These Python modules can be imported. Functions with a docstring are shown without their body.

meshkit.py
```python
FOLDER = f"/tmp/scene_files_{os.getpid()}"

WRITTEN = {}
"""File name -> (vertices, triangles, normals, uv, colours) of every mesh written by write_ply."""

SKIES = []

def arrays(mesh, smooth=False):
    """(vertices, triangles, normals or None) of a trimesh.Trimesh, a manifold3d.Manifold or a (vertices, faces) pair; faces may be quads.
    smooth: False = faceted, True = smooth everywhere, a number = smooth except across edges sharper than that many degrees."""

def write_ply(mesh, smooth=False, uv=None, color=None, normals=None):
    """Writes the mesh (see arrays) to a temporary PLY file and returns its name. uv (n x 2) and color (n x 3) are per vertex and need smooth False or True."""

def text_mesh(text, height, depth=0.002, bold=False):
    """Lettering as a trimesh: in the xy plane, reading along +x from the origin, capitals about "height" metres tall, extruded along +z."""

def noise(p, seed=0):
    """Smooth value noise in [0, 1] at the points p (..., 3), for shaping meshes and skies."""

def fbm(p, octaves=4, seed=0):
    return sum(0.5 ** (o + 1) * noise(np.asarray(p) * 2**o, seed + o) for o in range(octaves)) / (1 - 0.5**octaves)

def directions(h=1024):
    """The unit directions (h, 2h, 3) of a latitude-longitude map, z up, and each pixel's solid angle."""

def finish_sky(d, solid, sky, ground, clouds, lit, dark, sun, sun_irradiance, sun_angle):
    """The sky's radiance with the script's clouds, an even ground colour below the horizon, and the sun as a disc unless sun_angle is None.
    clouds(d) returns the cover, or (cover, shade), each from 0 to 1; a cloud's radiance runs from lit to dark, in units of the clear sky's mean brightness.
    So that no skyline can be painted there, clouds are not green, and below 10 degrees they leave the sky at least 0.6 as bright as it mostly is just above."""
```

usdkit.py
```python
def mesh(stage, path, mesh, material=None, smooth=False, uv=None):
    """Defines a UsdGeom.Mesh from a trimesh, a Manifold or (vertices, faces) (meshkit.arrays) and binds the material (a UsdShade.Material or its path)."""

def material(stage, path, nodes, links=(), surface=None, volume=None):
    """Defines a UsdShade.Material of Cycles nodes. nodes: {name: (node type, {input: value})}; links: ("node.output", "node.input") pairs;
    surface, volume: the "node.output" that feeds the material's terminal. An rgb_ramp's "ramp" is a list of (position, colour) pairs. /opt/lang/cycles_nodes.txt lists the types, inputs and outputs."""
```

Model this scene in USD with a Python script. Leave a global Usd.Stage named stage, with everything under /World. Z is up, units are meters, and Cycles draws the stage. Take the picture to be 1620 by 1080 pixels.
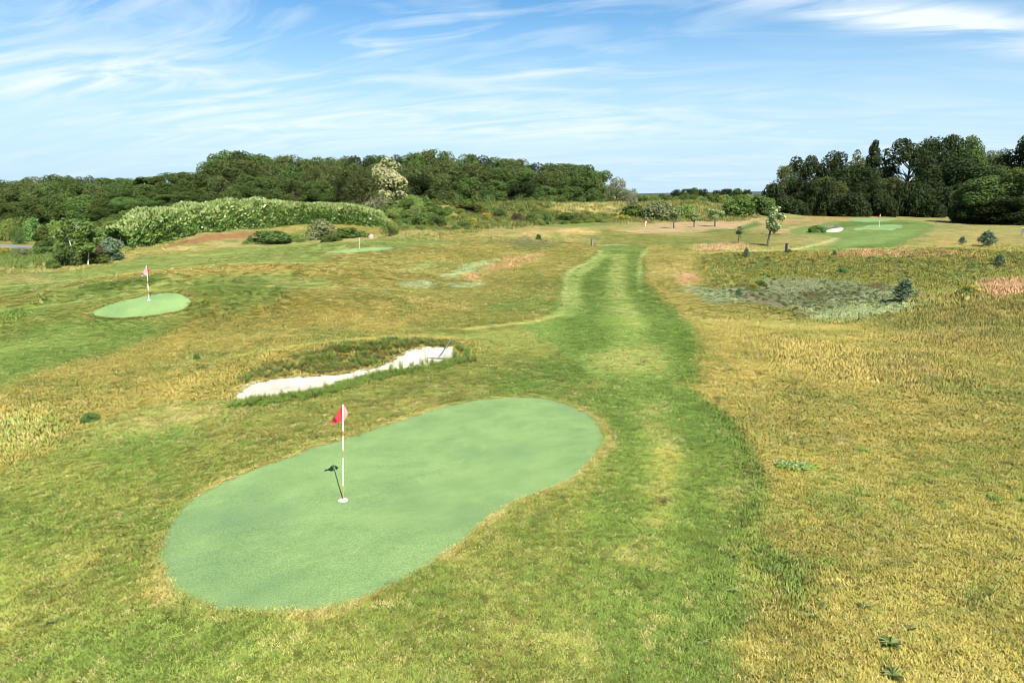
import math, numpy as np, trimesh, shapely, usdkit, meshkit
from shapely.geometry import Polygon
from scipy.spatial import Delaunay
from scipy.cluster.vq import kmeans2
from pxr import Usd, UsdGeom, UsdLux, UsdShade, Sdf, Gf, Vt

stage = Usd.Stage.CreateInMemory()
UsdGeom.SetStageUpAxis(stage, 'Z'); UsdGeom.SetStageMetersPerUnit(stage, 1.0)
World = UsdGeom.Xform.Define(stage, '/World'); stage.SetDefaultPrim(World.GetPrim())
UsdGeom.Scope.Define(stage, '/World/Looks')
T = Sdf.ValueTypeNames

# ---------------------------------------------------------------- camera, sky, sun, exposure
EYE = np.array([0.0, 0.0, 4.4]); FPX = 1080.0; PITCH = math.atan(234 / 1080.0)
EXPOSURE = 1.4
SKY_STRENGTH = 0.056
SUN_INTENSITY = 1.25
SUN_EL = math.radians(47.0); SUN_XY = np.array([0.40, -0.917]); SUN_XY = SUN_XY / np.linalg.norm(SUN_XY)
SUN_DIR = np.array([SUN_XY[0] * math.cos(SUN_EL), SUN_XY[1] * math.cos(SUN_EL), math.sin(SUN_EL)])
cam = UsdGeom.Camera.Define(stage, '/World/camera')
cam.CreateFocalLengthAttr(24.0); cam.CreateHorizontalApertureAttr(36.0); cam.CreateVerticalApertureAttr(36.0 * 682 / 1024)
cam.CreateClippingRangeAttr(Gf.Vec2f(0.1, 20000.0)); cam.CreateExposureAttr(EXPOSURE)
cam.AddTranslateOp().Set(Gf.Vec3d(*EYE)); cam.AddRotateXOp().Set(90.0 - math.degrees(PITCH))

STREAK = math.radians(-15.0)
def dome_material():
    n = {
        'tc': ('texture_coordinate', {}),
        'sky': ('sky_texture', {'sky_type': 'single_scattering', 'sun_disc': False, 'sun_elevation': SUN_EL,
                                'sun_rotation': math.atan2(SUN_DIR[0], SUN_DIR[1]), 'altitude': 50.0, 'air_density': 1.0,
                                'aerosol_density': 0.12, 'ozone_density': 1.0}),
        'hs': ('hsv', {'hue': 0.5, 'saturation': 1.44, 'value': 1.0, 'fac': 1.0}),
        'sep': ('separate_xyz', {}),
        'zc': ('math', {'math_type': 'maximum', 'value2': 0.0}),
        'za': ('math', {'math_type': 'add', 'value2': 0.16}),
        'dx': ('math', {'math_type': 'divide'}), 'dy': ('math', {'math_type': 'divide'}),
        'uv': ('combine_xyz', {}),
        # wispy streaks, running across and drifting up to the right
        'map1': ('mapping', {'mapping_type': 'texture', 'rotation': (0, 0, STREAK), 'scale': (1.35, 0.48, 1.0)}),
        'n1': ('noise_texture', {'scale': 1.5, 'detail': 7.0, 'roughness': 0.54, 'distortion': 1.7}),
        'r1': ('map_range', {'from_min': 0.42, 'from_max': 0.76, 'to_min': 0.0, 'to_max': 0.70, 'clamp': True}),
        'map2': ('mapping', {'rotation': (0, 0, 0.35), 'scale': (0.35, 1.0, 1.0), 'location': (3.1, 1.7, 0)}),
        'n2': ('noise_texture', {'scale': 0.8, 'detail': 4.0, 'roughness': 0.5, 'distortion': 0.4}),
        'r2': ('map_range', {'from_min': 0.38, 'from_max': 0.62, 'to_min': 0.30, 'to_max': 1.0, 'clamp': True}),
        'cl': ('math', {'math_type': 'multiply'}),
        # a broad thin veil low over the horizon
        'veil': ('map_range', {'range_type': 'smoothstep', 'from_min': 0.0, 'from_max': 0.30, 'to_min': 0.97, 'to_max': 0.0, 'clamp': True}), 'vmix': ('mix', {'color2': VEIL}),
        'mix': ('mix', {'mix_type': 'mix', 'color2': CLOUD}),
        'bg': ('background_shader', {'strength': SKY_STRENGTH}),
    }
    links = [('tc.generated', 'sep.vector'), ('sep.z', 'zc.value1'), ('zc.value', 'za.value1'),
             ('sep.x', 'dx.value1'), ('za.value', 'dx.value2'), ('sep.y', 'dy.value1'), ('za.value', 'dy.value2'),
             ('dx.value', 'uv.x'), ('dy.value', 'uv.y'), ('uv.vector', 'map1.vector'), ('uv.vector', 'map2.vector'),
             ('map1.vector', 'n1.vector'), ('map2.vector', 'n2.vector'), ('n1.fac', 'r1.value'), ('n2.fac', 'r2.value'),
             ('r1.result', 'cl.value1'), ('r2.result', 'cl.value2'), ('zc.value', 'veil.value'),
             ('veil.result', 'vmix.fac'), ('vmix.color', 'mix.color1'),
             ('sky.color', 'hs.color'), ('hs.color', 'vmix.color1')]
    # separate clouds: (direction in the uv plane, size along and across, strength)
    last = 'cl.value'
    for i, (u, v, a, b, rot, s) in enumerate(CLOUDS):
        n[f'm{i}'] = ('mapping', {'mapping_type': 'texture', 'location': (u, v, 0), 'rotation': (0, 0, rot), 'scale': (a, b, 1)})
        n[f'd{i}'] = ('vector_math', {'math_type': 'length'})
        n[f'k{i}'] = ('map_range', {'range_type': 'smoothstep', 'from_min': 1.0, 'from_max': 0.0, 'to_min': 0.0, 'to_max': 1.0, 'clamp': True})
        n[f'w{i}'] = ('map_range', {'from_min': 0.36, 'from_max': 0.60, 'to_min': 0.0, 'to_max': s, 'clamp': True})
        n[f'p{i}'] = ('math', {'math_type': 'multiply'}); n[f'q{i}'] = ('math', {'math_type': 'add', 'use_clamp': True})
        links += [('uv.vector', f'm{i}.vector'), (f'm{i}.vector', f'd{i}.vector1'), (f'd{i}.value', f'k{i}.value'), ('n1.fac', f'w{i}.value'),
                  (f'k{i}.result', f'p{i}.value1'), (f'w{i}.result', f'p{i}.value2'), (f'p{i}.value', f'q{i}.value1'), (last, f'q{i}.value2')]
        last = f'q{i}.value'
    links += [(last, 'mix.fac'), ('mix.color', 'bg.color')]
    return usdkit.material(stage, '/World/Looks/sky_air', n, links, surface='bg.background')

CLOUD = (6.3, 7.0, 7.4); VEIL = (3.9, 5.5, 6.9)
def uvdir(px, py):
    a, b = (px - 810) / FPX, (540 - py) / FPX
    d = np.array([a, math.cos(PITCH) + b * math.sin(PITCH), -math.sin(PITCH) + b * math.cos(PITCH)]); d /= np.linalg.norm(d)
    return d[:2] / (max(d[2], 0) + 0.16)
CLOUDS = []
for (px, py, a, b, rot, s) in [(1400, 22, 0.66, 0.20, 0.12, 1.0), (1590, 55, 0.5, 0.26, 0.1, 0.85), (583, 75, 0.16, 0.20, 0.9, 0.45), (860, 112, 0.5, 0.12, -0.3, 0.45),
                               (120, 120, 0.9, 0.4, 0.1, 0.6), (380, 185, 1.2, 0.7, 0.1, 0.6), (820, 200, 1.2, 0.7, 0.1, 0.5)]:
    u, v = uvdir(px, py); CLOUDS.append((u, v, a, b, rot, s))
dome = UsdLux.DomeLight.Define(stage, '/World/sky')
UsdShade.MaterialBindingAPI.Apply(dome.GetPrim()).Bind(dome_material())
sun = UsdLux.DistantLight.Define(stage, '/World/sun')
sun.CreateIntensityAttr(SUN_INTENSITY); sun.CreateNormalizeAttr(True); sun.CreateAngleAttr(0.53); sun.CreateColorAttr(Gf.Vec3f(1.0, 0.955, 0.88))
sun.AddRotateXYZOp().Set(Gf.Vec3f(math.degrees(math.pi / 2 - SUN_EL), 0, math.degrees(math.atan2(SUN_DIR[0], -SUN_DIR[1]))))

# ---------------------------------------------------------------- helpers
RNG = np.random.default_rng(7)
used = {}
def numbered(parent, name):
    k = (parent, name); n = used.get(k, 0); used[k] = n + 1
    return f'{parent}/{name}' + (f'_{n:03d}' if n else '')
def put(prim, **kw):
    for k, v in kw.items():
        if v: prim.SetCustomDataByKey(k, v)
def thing(name, label=None, category=None, loc=(0, 0, 0), rot=0.0, scale=None, group=None, kind=None, ref=None, tilt=None):
    x = UsdGeom.Xform.Define(stage, numbered('/World', name))
    x.AddTranslateOp().Set(Gf.Vec3d(*map(float, loc)))
    if tilt is not None: x.AddRotateXYZOp().Set(Gf.Vec3f(float(tilt[0]), float(tilt[1]), float(rot)))
    else: x.AddRotateZOp().Set(float(rot))
    if scale is not None: x.AddScaleOp().Set(Gf.Vec3f(*(map(float, scale) if np.ndim(scale) else [float(scale)] * 3)))
    p = x.GetPrim(); put(p, label=label, category=category, group=group, kind=kind)
    if ref is not None:
        p.GetReferences().AddInternalReference(ref); p.SetInstanceable(True)
    return str(p.GetPath())
def obj(name, mesh, mat, parent='/World', smooth=False, primvars=None, **kw):
    m = usdkit.mesh(stage, numbered(parent, name), mesh, mat, smooth=smooth)
    for k, v in (primvars or {}).items():
        UsdGeom.PrimvarsAPI(m).CreatePrimvar(k, T.Color3fArray, 'vertex').Set(Vt.Vec3fArray.FromNumpy(np.asarray(v, np.float32)))
    put(m.GetPrim(), **kw)
    return str(m.GetPath())
kinds_made = stage.CreateClassPrim('/World/Kinds')
def proto(name):
    p = UsdGeom.Xform.Define(stage, numbered('/World/Kinds', name)); return str(p.GetPath())

def lin(c):
    c = np.asarray(c, float) / 255.0
    return np.where(c < 0.04045, c / 12.92, ((c + 0.055) / 1.055) ** 2.4)
def smooth01(t): t = np.clip(t, 0, 1); return t * t * (3 - 2 * t)
LATTICE = np.random.default_rng(99).uniform(0, 1, (256, 256))
def noise2(x, y):
    i, j = np.floor(x), np.floor(y); u, v = x - i, y - j; u = u * u * (3 - 2 * u); v = v * v * (3 - 2 * v)
    i = i.astype(np.int64) & 255; j = j.astype(np.int64) & 255; i1, j1 = (i + 1) & 255, (j + 1) & 255
    a, b, c, d = LATTICE[i, j], LATTICE[i1, j], LATTICE[i, j1], LATTICE[i1, j1]
    return (a + (b - a) * u) * (1 - v) + (c + (d - c) * u) * v
def fbm2(xy, scale, oct=4, seed=0):
    t = 0; x, y = xy[:, 0] * scale + seed * 17.31, xy[:, 1] * scale + seed * 7.77
    for o in range(oct):
        t = t + 0.5 ** (o + 1) * noise2(x, y); x, y = x * 1.83 + y * 0.81 + 5.2, y * 1.83 - x * 0.81 + 1.3
    return t / (1 - 0.5 ** oct)

# ---------------------------------------------------------------- terrain
def ray(px, py):
    a, b = (px - 810) / FPX, (540 - py) / FPX
    return np.array([a, math.cos(PITCH) + b * math.sin(PITCH), -math.sin(PITCH) + b * math.cos(PITCH)])
def P0(px, py, z=0.0):
    d = ray(px, py); return EYE[:2] + d[:2] * (z - EYE[2]) / d[2]
MOUNDS = []   # (cx, cy, half length, half width, angle, height)
def mound(px, py, a, b, ang, h):
    c = P0(px, py); MOUNDS.append((c[0], c[1], a, b, ang, h))
mound(420, 452, 9.0, 2.2, 0.30, 1.1)      # ridge behind the second green
mound(335, 500, 4.5, 1.6, 0.55, 0.7)
mound(150, 505, 7.0, 2.0, 0.5, 0.45)
mound(60, 485, 6.0, 1.8, 0.5, -0.6)       # hollow left of it
mound(690, 392, 6.5, 3.6, 0.1, 1.35)        # knoll right of the third green
mound(560, 404, 9.0, 3.2, 0.15, 0.9)
mound(838, 384, 5.5, 3.0, 0.1, 1.2)       # gravelly knoll
mound(925, 372, 6.0, 3.0, 0.0, 0.8)
mound(1010, 380, 7.0, 3.0, 0.0, 0.55)
mound(520, 470, 7.0, 3.0, 0.3, 0.5)
mound(700, 455, 8.0, 4.0, 0.3, -0.35)
mound(560, 560, 3.2, 1.1, 0.42, 0.38)      # weedy hump behind the sand
mound(1290, 470, 8.5, 5.5, 0.1, -0.95)     # heath hollow
mound(1420, 410, 16.0, 3.2, -0.05, 0.7)    # and its far lip
mound(1560, 480, 5.0, 3.5, 0.5, 1.0)
mound(1330, 366, 9.0, 3.0, 0.0, 0.5)
mound(1390, 340, 14.0, 5.0, 0.0, 0.9)
mound(560, 690, 3.6, 1.6, 0.5, 0.10)
BANK = [(-22, 84), (-10, 104), (6, 118), (24, 124), (44, 132)]       # a long bank of rough grass in front of the wood
HEDGE = [(-30.8, 53.5), (-30.4, 60.0), (-29.9, 69.0), (-28.0, 77.0), (-23.5, 80.5), (-18.0, 79.5), (-13.5, 77.0)]
def seg_dist(x, y, line):
    best = np.full(x.shape, 1e9); at = np.zeros(x.shape); L = 0.0
    for (x0, y0), (x1, y1) in zip(line[:-1], line[1:]):
        dx, dy = x1 - x0, y1 - y0; l2 = dx * dx + dy * dy
        t = np.clip(((x - x0) * dx + (y - y0) * dy) / l2, 0, 1)
        d = np.hypot(x - x0 - t * dx, y - y0 - t * dy)
        at = np.where(d < best, L + t * math.sqrt(l2), at); best = np.minimum(best, d); L += math.sqrt(l2)
    return best, at
def height(x, y):
    x, y = np.broadcast_arrays(np.asarray(x, float), np.asarray(y, float)); sh = x.shape; x, y = x.ravel(), y.ravel()
    z = np.zeros_like(x); r = np.hypot(x, y); xy = np.column_stack([x, y])
    for cx, cy, a, b, ang, h in MOUNDS:
        m = (np.abs(x - cx) < 3.2 * max(a, b)) & (np.abs(y - cy) < 3.2 * max(a, b))
        c, s = math.cos(ang), math.sin(ang); dx, dy = x[m] - cx, y[m] - cy
        z[m] += h * np.exp(-(((c * dx + s * dy) / a) ** 2 + ((-s * dx + c * dy) / b) ** 2))
    d, at = seg_dist(x, y, BANK)
    w = np.clip((at - 2) / 14, 0, 1) * np.clip((98 - at) / 25, 0, 1)
    z += w * 2.7 * np.exp(-(d / 8.5) ** 2)
    d, at = seg_dist(x, y, HEDGE)
    z += 0.9 * np.exp(-(d / 3.4) ** 2) * np.clip(at / 10, 0.2, 1)
    z -= 6.0 * smooth01((-x - 0.53 * y + 1.0) / (0.12 * np.abs(y) + 6)) * smooth01((y - 44) / 75) * smooth01((520 - y) / 160)     # lower ground along the road
    far = smooth01((r - 14) / 60)
    z += (fbm2(xy, 1 / 9.0, 3, 11) - 0.5) * (0.10 + 0.45 * far)
    z += (fbm2(xy, 1 / 2.3, 3, 12) - 0.5) * 0.05
    z += 20.0 * smooth01((r - 1500) / 2500) * fbm2(xy, 1 / 900.0, 3, 13) * smooth01((x / np.maximum(y, 1) - 0.12) / 0.2)
    return z.reshape(sh)
TS = np.geomspace(5.0, 4000.0, 1300)
def P(px, py):
    """The point of the terrain that stands at this place of the photograph."""
    d = ray(px, py); t = TS / math.hypot(d[0], d[1])
    q = EYE + t[:, None] * d; g = q[:, 2] - height(q[:, 0], q[:, 1]); below = g < 0
    i = max(int(np.argmax(below)) if below.any() else len(t) - 1, 1)
    p = EYE + (t[i - 1] + (t[i] - t[i - 1]) * np.clip(g[i - 1] / (g[i - 1] - g[i] + 1e-12), 0, 1)) * d; return np.array([p[0], p[1], float(height(p[0], p[1]))])
def at_dist(px, D):
    """The point of the ground at the distance D in the direction of column px."""
    a = (px - 810) / FPX; y = D * math.cos(PITCH); x = a * D; return np.array([x, y, float(height(x, y))])
def top_z(p, py):
    """How high something at p reaches if its top shows at row py."""
    b = (540 - py) / FPX; depthy = p[1]
    # solve for z on the ray of that row through the point's forward distance
    k = (-math.sin(PITCH) + b * math.cos(PITCH)) / (math.cos(PITCH) + b * math.sin(PITCH))
    return EYE[2] + k * depthy
def world_poly(pts): return np.array([P(*p)[:2] for p in pts])
def spline(pts, n=8, closed=True):
    """A smooth closed line through the points."""
    p = np.asarray(pts, float); out = []; N = len(p)
    for i in range(N if closed else N - 1):
        g = (lambda k: p[k % N]) if closed else (lambda k: p[min(max(k, 0), N - 1)])
        p0, p1, p2, p3 = g(i - 1), g(i), g(i + 1), g(i + 2)
        for t in np.arange(n) / n:
            out.append(0.5 * (2 * p1 + (p2 - p0) * t + (2 * p0 - 5 * p1 + 4 * p2 - p3) * t ** 2 + (3 * p1 - p0 - 3 * p2 + p3) * t ** 3))
    if not closed: out.append(p[-1])
    return np.array(out)
def inside_dist(x, y, poly):
    """Signed distance to a polygon, positive inside."""
    best = np.full(x.shape, 1e9); ins = np.zeros(x.shape, bool); n = len(poly)
    for i in range(n):
        (x0, y0), (x1, y1) = poly[i], poly[(i + 1) % n]
        dx, dy = x1 - x0, y1 - y0; l2 = max(dx * dx + dy * dy, 1e-12)
        t = np.clip(((x - x0) * dx + (y - y0) * dy) / l2, 0, 1)
        best = np.minimum(best, np.hypot(x - x0 - t * dx, y - y0 - t * dy))
        if y0 != y1:
            ins ^= ((y0 > y) != (y1 > y)) & (x < (x1 - x0) * (y - y0) / (y1 - y0) + x0)
    return np.where(ins, best, -best)

# ---------------------------------------------------------------- what grows where on the ground
K_LIGHT = 2.6      # sunlit picture value = K_LIGHT * surface colour
def alb(c): return lin(c) / K_LIGHT
GREEN_POLY = spline(world_poly([(258, 872), (262, 905), (300, 945), (370, 963), (450, 966), (540, 955), (610, 930), (690, 883), (745, 845), (790, 808), (850, 780), (905, 755),
                                (940, 722), (953, 695), (945, 670), (920, 650), (880, 636), (830, 629), (770, 632), (710, 642), (650, 660), (560, 690), (480, 715), (400, 745), (330, 775), (285, 805), (266, 838)]), 5)
def ragged(poly, amp):
    q = np.vstack([poly, poly[:1]]); L_ = np.r_[0, np.cumsum(np.hypot(*np.diff(q, axis=0).T))]; u = np.arange(0, L_[-1], 0.05); p = np.column_stack([np.interp(u, L_, q[:, 0]), np.interp(u, L_, q[:, 1])])
    t = np.roll(p, -1, 0) - np.roll(p, 1, 0); n_ = np.column_stack([t[:, 1], -t[:, 0]]) / np.linalg.norm(t, axis=1, keepdims=True)
    return p + n_ * (0.5 + (fbm2(p, 3.2, 3, 81) - 0.5) * 2.2 + (fbm2(p, 11.0, 2, 82) - 0.5) * 0.9)[:, None] * amp
GREEN_POLY = ragged(GREEN_POLY, 0.05)
GREEN2_POLY = spline(world_poly([(138, 495), (162, 484), (203, 473), (240, 465), (272, 461.5), (294, 465), (299, 473), (305, 482), (290, 491), (255, 497), (220, 502), (180, 503.5), (152, 501)]), 5)
for _ in range(14): GREEN2_POLY = 0.5 * GREEN2_POLY + 0.25 * (np.roll(GREEN2_POLY, 1, 0) + np.roll(GREEN2_POLY, -1, 0))
GREEN3_POLY = spline(world_poly([(515, 399), (545, 395), (575, 392.5), (605, 391), (622, 391.5), (615, 394.5), (585, 397), (550, 400)]), 4)
GREEN4_POLY = spline(world_poly([(1352, 361), (1370, 357.5), (1395, 356), (1420, 356), (1428, 358.5), (1418, 362), (1395, 363.5), (1368, 363)]), 4)
GREEN5_POLY = spline(world_poly([(1344, 348), (1365, 345.5), (1395, 345), (1420, 347), (1400, 350), (1365, 351)]), 4)
SAND_POLY = spline(world_poly([(366, 627), (392, 608), (430, 600), (470, 595), (520, 593), (575, 585), (615, 572), (640, 556), (665, 550), (705, 547), (722, 552), (718, 566), (690, 575), (650, 582), (610, 588), (560, 600), (520, 612), (460, 622), (400, 632), (378, 634)]), 5)
SAND2_POLY = spline(world_poly([(1306, 366), (1318, 361.5), (1332, 360.5), (1334, 363), (1328, 366.5), (1316, 367.5)]), 4)

class Region:
    def __init__(s, pts, col, soft=0.5, warp=0.3, h=None, weight=1.0, straw=None, line=None, patchy=0.0):
        s.poly = np.array(pts); s.col = alb(col); s.soft = soft; s.warp = warp; s.h = h; s.weight = weight; s.straw = straw; s.line = line; s.patchy = patchy
REG = []
def R(px, col, **kw): REG.append(Region(spline(world_poly(px), 3), col, **kw))
def L(px, width, col, **kw): REG.append(Region(spline(world_poly(px), 4, closed=False), col, line=width, **kw))
# -- far meadow
R([(-300, 440), (-300, 372), (500, 372), (700, 352), (960, 352), (1250, 338), (1900, 338), (1900, 372), (1620, 385), (1450, 395), (1200, 402), (1060, 395), (940, 385), (800, 385), (640, 392), (400, 410), (150, 425)], (176, 160, 96), soft=4, warp=2, straw=0.5)
R([(1060, 352), (1200, 345), (1200, 358), (1130, 366), (1000, 368), (960, 362), (1010, 357)], (216, 176, 132), soft=1.5, warp=2, straw=0.5, h=0.14)
R([(1215, 366), (1290, 355), (1310, 352), (1310, 355), (1270, 363), (1215, 374)], (205, 170, 118), soft=1.0, warp=1, straw=0.8, h=0.14)
R([(1225, 350), (1330, 343), (1330, 349), (1260, 354)], (196, 158, 104), soft=2.0, warp=2, straw=0.8)
R([(1400, 338), (1500, 336), (1510, 341), (1420, 344)], (190, 155, 100), soft=2.0, warp=2, straw=0.8)
R([(930, 360), (1060, 372), (1150, 362), (1215, 372), (1215, 385), (1100, 392), (1000, 385), (930, 385)], (148, 142, 72), soft=2, warp=2, straw=0.3)
R([(1195, 349), (1180, 356), (1120, 366), (1080, 369), (1140, 367), (1205, 356)], (118, 138, 66), soft=0.8, warp=0.6, straw=0.15)
R([(1350, 381), (1540, 370), (1700, 372), (1700, 392), (1560, 392), (1420, 392)], (180, 158, 92), soft=3, warp=3, straw=0.6, h=0.1)
R([(640, 385), (760, 365), (860, 356), (1000, 356), (1000, 362), (880, 368), (760, 377), (680, 385)], (184, 162, 98), soft=1.5, warp=2, straw=0.6)
R([(560, 378), (640, 370), (700, 366), (700, 370), (640, 376), (570, 383)], (206, 176, 126), soft=0.8, warp=1, straw=0.9)
R([(1000, 350), (920, 353), (850, 356), (880, 359), (960, 357)], (140, 150, 78), soft=1, warp=1, straw=0.2)
R([(840, 360), (930, 364), (1000, 368), (930, 372), (860, 378), (840, 372)], (196, 164, 104), soft=1.2, warp=1.5, straw=0.7)
# -- the bank of rough growth
R([(630, 366), (645, 345), (680, 330), (760, 327), (860, 322), (990, 322), (1000, 345), (880, 354), (760, 364)], (142, 140, 74), soft=1.0, warp=2.0, straw=0.3, h=0.55)
R([(866, 326), (920, 321), (990, 321), (990, 334), (960, 340), (900, 336)], (206, 186, 118), soft=1.4, warp=2.5, straw=0.8, h=0.42)
R([(850, 352), (870, 338), (960, 340), (950, 350)], (96, 112, 50), soft=0.8, warp=1.0, straw=0.1, h=0.6)
R([(640, 366), (700, 362), (760, 362), (700, 372), (640, 374)], (190, 170, 104), soft=0.8, warp=1.0, straw=0.7, h=0.3)
R([(960, 352), (1050, 350), (1200, 342), (1200, 330), (1000, 330)], (160, 150, 84), soft=2, warp=2.0, straw=0.5, h=0.5)
# -- far right hole
R([(1214, 403), (1270, 398), (1318, 385), (1330, 377), (1300, 372), (1270, 371), (1248, 366), (1260, 361), (1300, 354), (1340, 350), (1400, 348), (1452, 350), (1478, 355), (1462, 366), (1440, 378), (1400, 390), (1330, 397), (1250, 403)], (136, 154, 82), soft=0.35, warp=0.2, h=0.02, straw=0.1)
R([(1330, 382), (1400, 370), (1450, 364), (1440, 374), (1380, 388), (1320, 394)], (146, 166, 92), soft=1.0, warp=0.4, straw=0.1)
R([(1345, 392), (1420, 382), (1460, 364), (1478, 356), (1470, 366), (1430, 384), (1380, 394)], (118, 140, 70), soft=1.0, warp=0.6, straw=0.1)
R([(1290, 362), (1330, 353), (1400, 352), (1470, 354), (1400, 355), (1345, 358), (1330, 361)], (112, 134, 66), soft=0.5, warp=0.4, straw=0.1)
L([(1200, 401), (1262, 394), (1305, 384), (1322, 377)], 0.35, (206, 206, 140), soft=0.3, warp=0.1, straw=0.4)
L([(1170, 397), (1210, 402), (1262, 404), (1300, 403)], 0.9, (198, 186, 126), soft=0.6, warp=0.5, straw=0.6)
# -- upper left hole
R([(-200, 445), (80, 432), (200, 414), (350, 394), (480, 384), (620, 377), (710, 379), (640, 393), (520, 402), (400, 417), (250, 428), (130, 446), (-200, 470)], (156, 162, 88), soft=0.8, warp=0.6, h=0.03, straw=0.25)
R([(-200, 462), (0, 448), (110, 435), (240, 420), (150, 436), (0, 458), (-200, 480)], (132, 150, 76), soft=1, warp=0.6, h=0.03, straw=0.15)
R([(-100, 432), (60, 427), (130, 421), (60, 433), (-100, 440)], (196, 180, 134), soft=1.0, warp=1.0, straw=0.9)
R([(250, 393), (350, 384), (470, 376), (560, 373), (560, 378), (430, 386), (300, 396)], (192, 172, 110), soft=1.5, warp=1.2, straw=0.7)
R([(260, 392), (330, 372), (420, 366), (420, 372), (340, 380)], (186, 124, 88), soft=0.4, warp=0.3, straw=0.0, h=0.0, weight=0.9)
R([(-100, 380), (130, 385), (120, 425), (-100, 425)], (168, 150, 92), soft=2.0, warp=2.0, straw=0.6)
R([(-100, 395), (140, 392), (130, 408), (-100, 408)], (124, 138, 66), soft=1.5, warp=2.5, straw=0.2, h=0.25)
# -- the middle rough
R([(-100, 660), (-100, 600), (150, 545), (310, 500), (430, 470), (560, 430), (800, 405), (940, 400), (925, 415), (895, 445), (884, 480), (868, 498), (820, 512), (720, 522), (600, 530), (470, 545), (340, 580), (230, 640), (110, 690), (-100, 760)], (164, 148, 76), soft=0.8, warp=0.8, h=0.045, straw=0.45)
R([(560, 430), (700, 415), (860, 400), (930, 395), (890, 445), (880, 480), (800, 500), (720, 500), (640, 470)], (158, 144, 74), soft=2, warp=2, straw=0.4)
R([(770, 470), (860, 440), (885, 455), (875, 490), (820, 505), (770, 505)], (126, 136, 58), soft=1.5, warp=1.2, straw=0.2, weight=0.7)
R([(480, 490), (600, 470), (760, 490), (600, 510), (420, 520)], (174, 150, 70), soft=1.5, warp=1.5, straw=0.5)
R([(735, 440), (762, 425), (800, 410), (840, 403), (866, 402), (850, 410), (800, 426), (765, 438)], (216, 162, 118), soft=0.9, warp=0.9, straw=0.3, h=0.09, weight=0.75)
R([(690, 436), (720, 424), (760, 413), (795, 410), (760, 424), (720, 438)], (188, 196, 150), soft=0.3, warp=0.8, straw=0.0, weight=0.85)
R([(630, 452), (660, 446), (690, 448), (680, 454), (650, 457)], (184, 194, 148), soft=0.3, warp=0.6, straw=0.0, weight=0.7)
R([(700, 452), (740, 446), (770, 448), (730, 456)], (184, 194, 148), soft=0.3, warp=0.6, straw=0.0, weight=0.7)
R([(640, 420), (700, 412), (690, 424), (640, 432)], (170, 178, 120), soft=0.6, warp=1.0, weight=0.4)
R([(795, 384), (820, 378), (870, 380), (878, 386), (850, 392), (815, 391)], (136, 130, 92), soft=0.8, warp=1.6, straw=0.1, h=0.0, weight=0.75)
R([(100, 690), (-100, 740), (-100, 680), (20, 640), (80, 655)], (186, 166, 100), soft=0.6, warp=0.7, straw=0.6, h=0.085)
R([(200, 625), (300, 585), (340, 600), (260, 630)], (178, 158, 86), soft=0.5, warp=0.4, straw=0.5)
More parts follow.
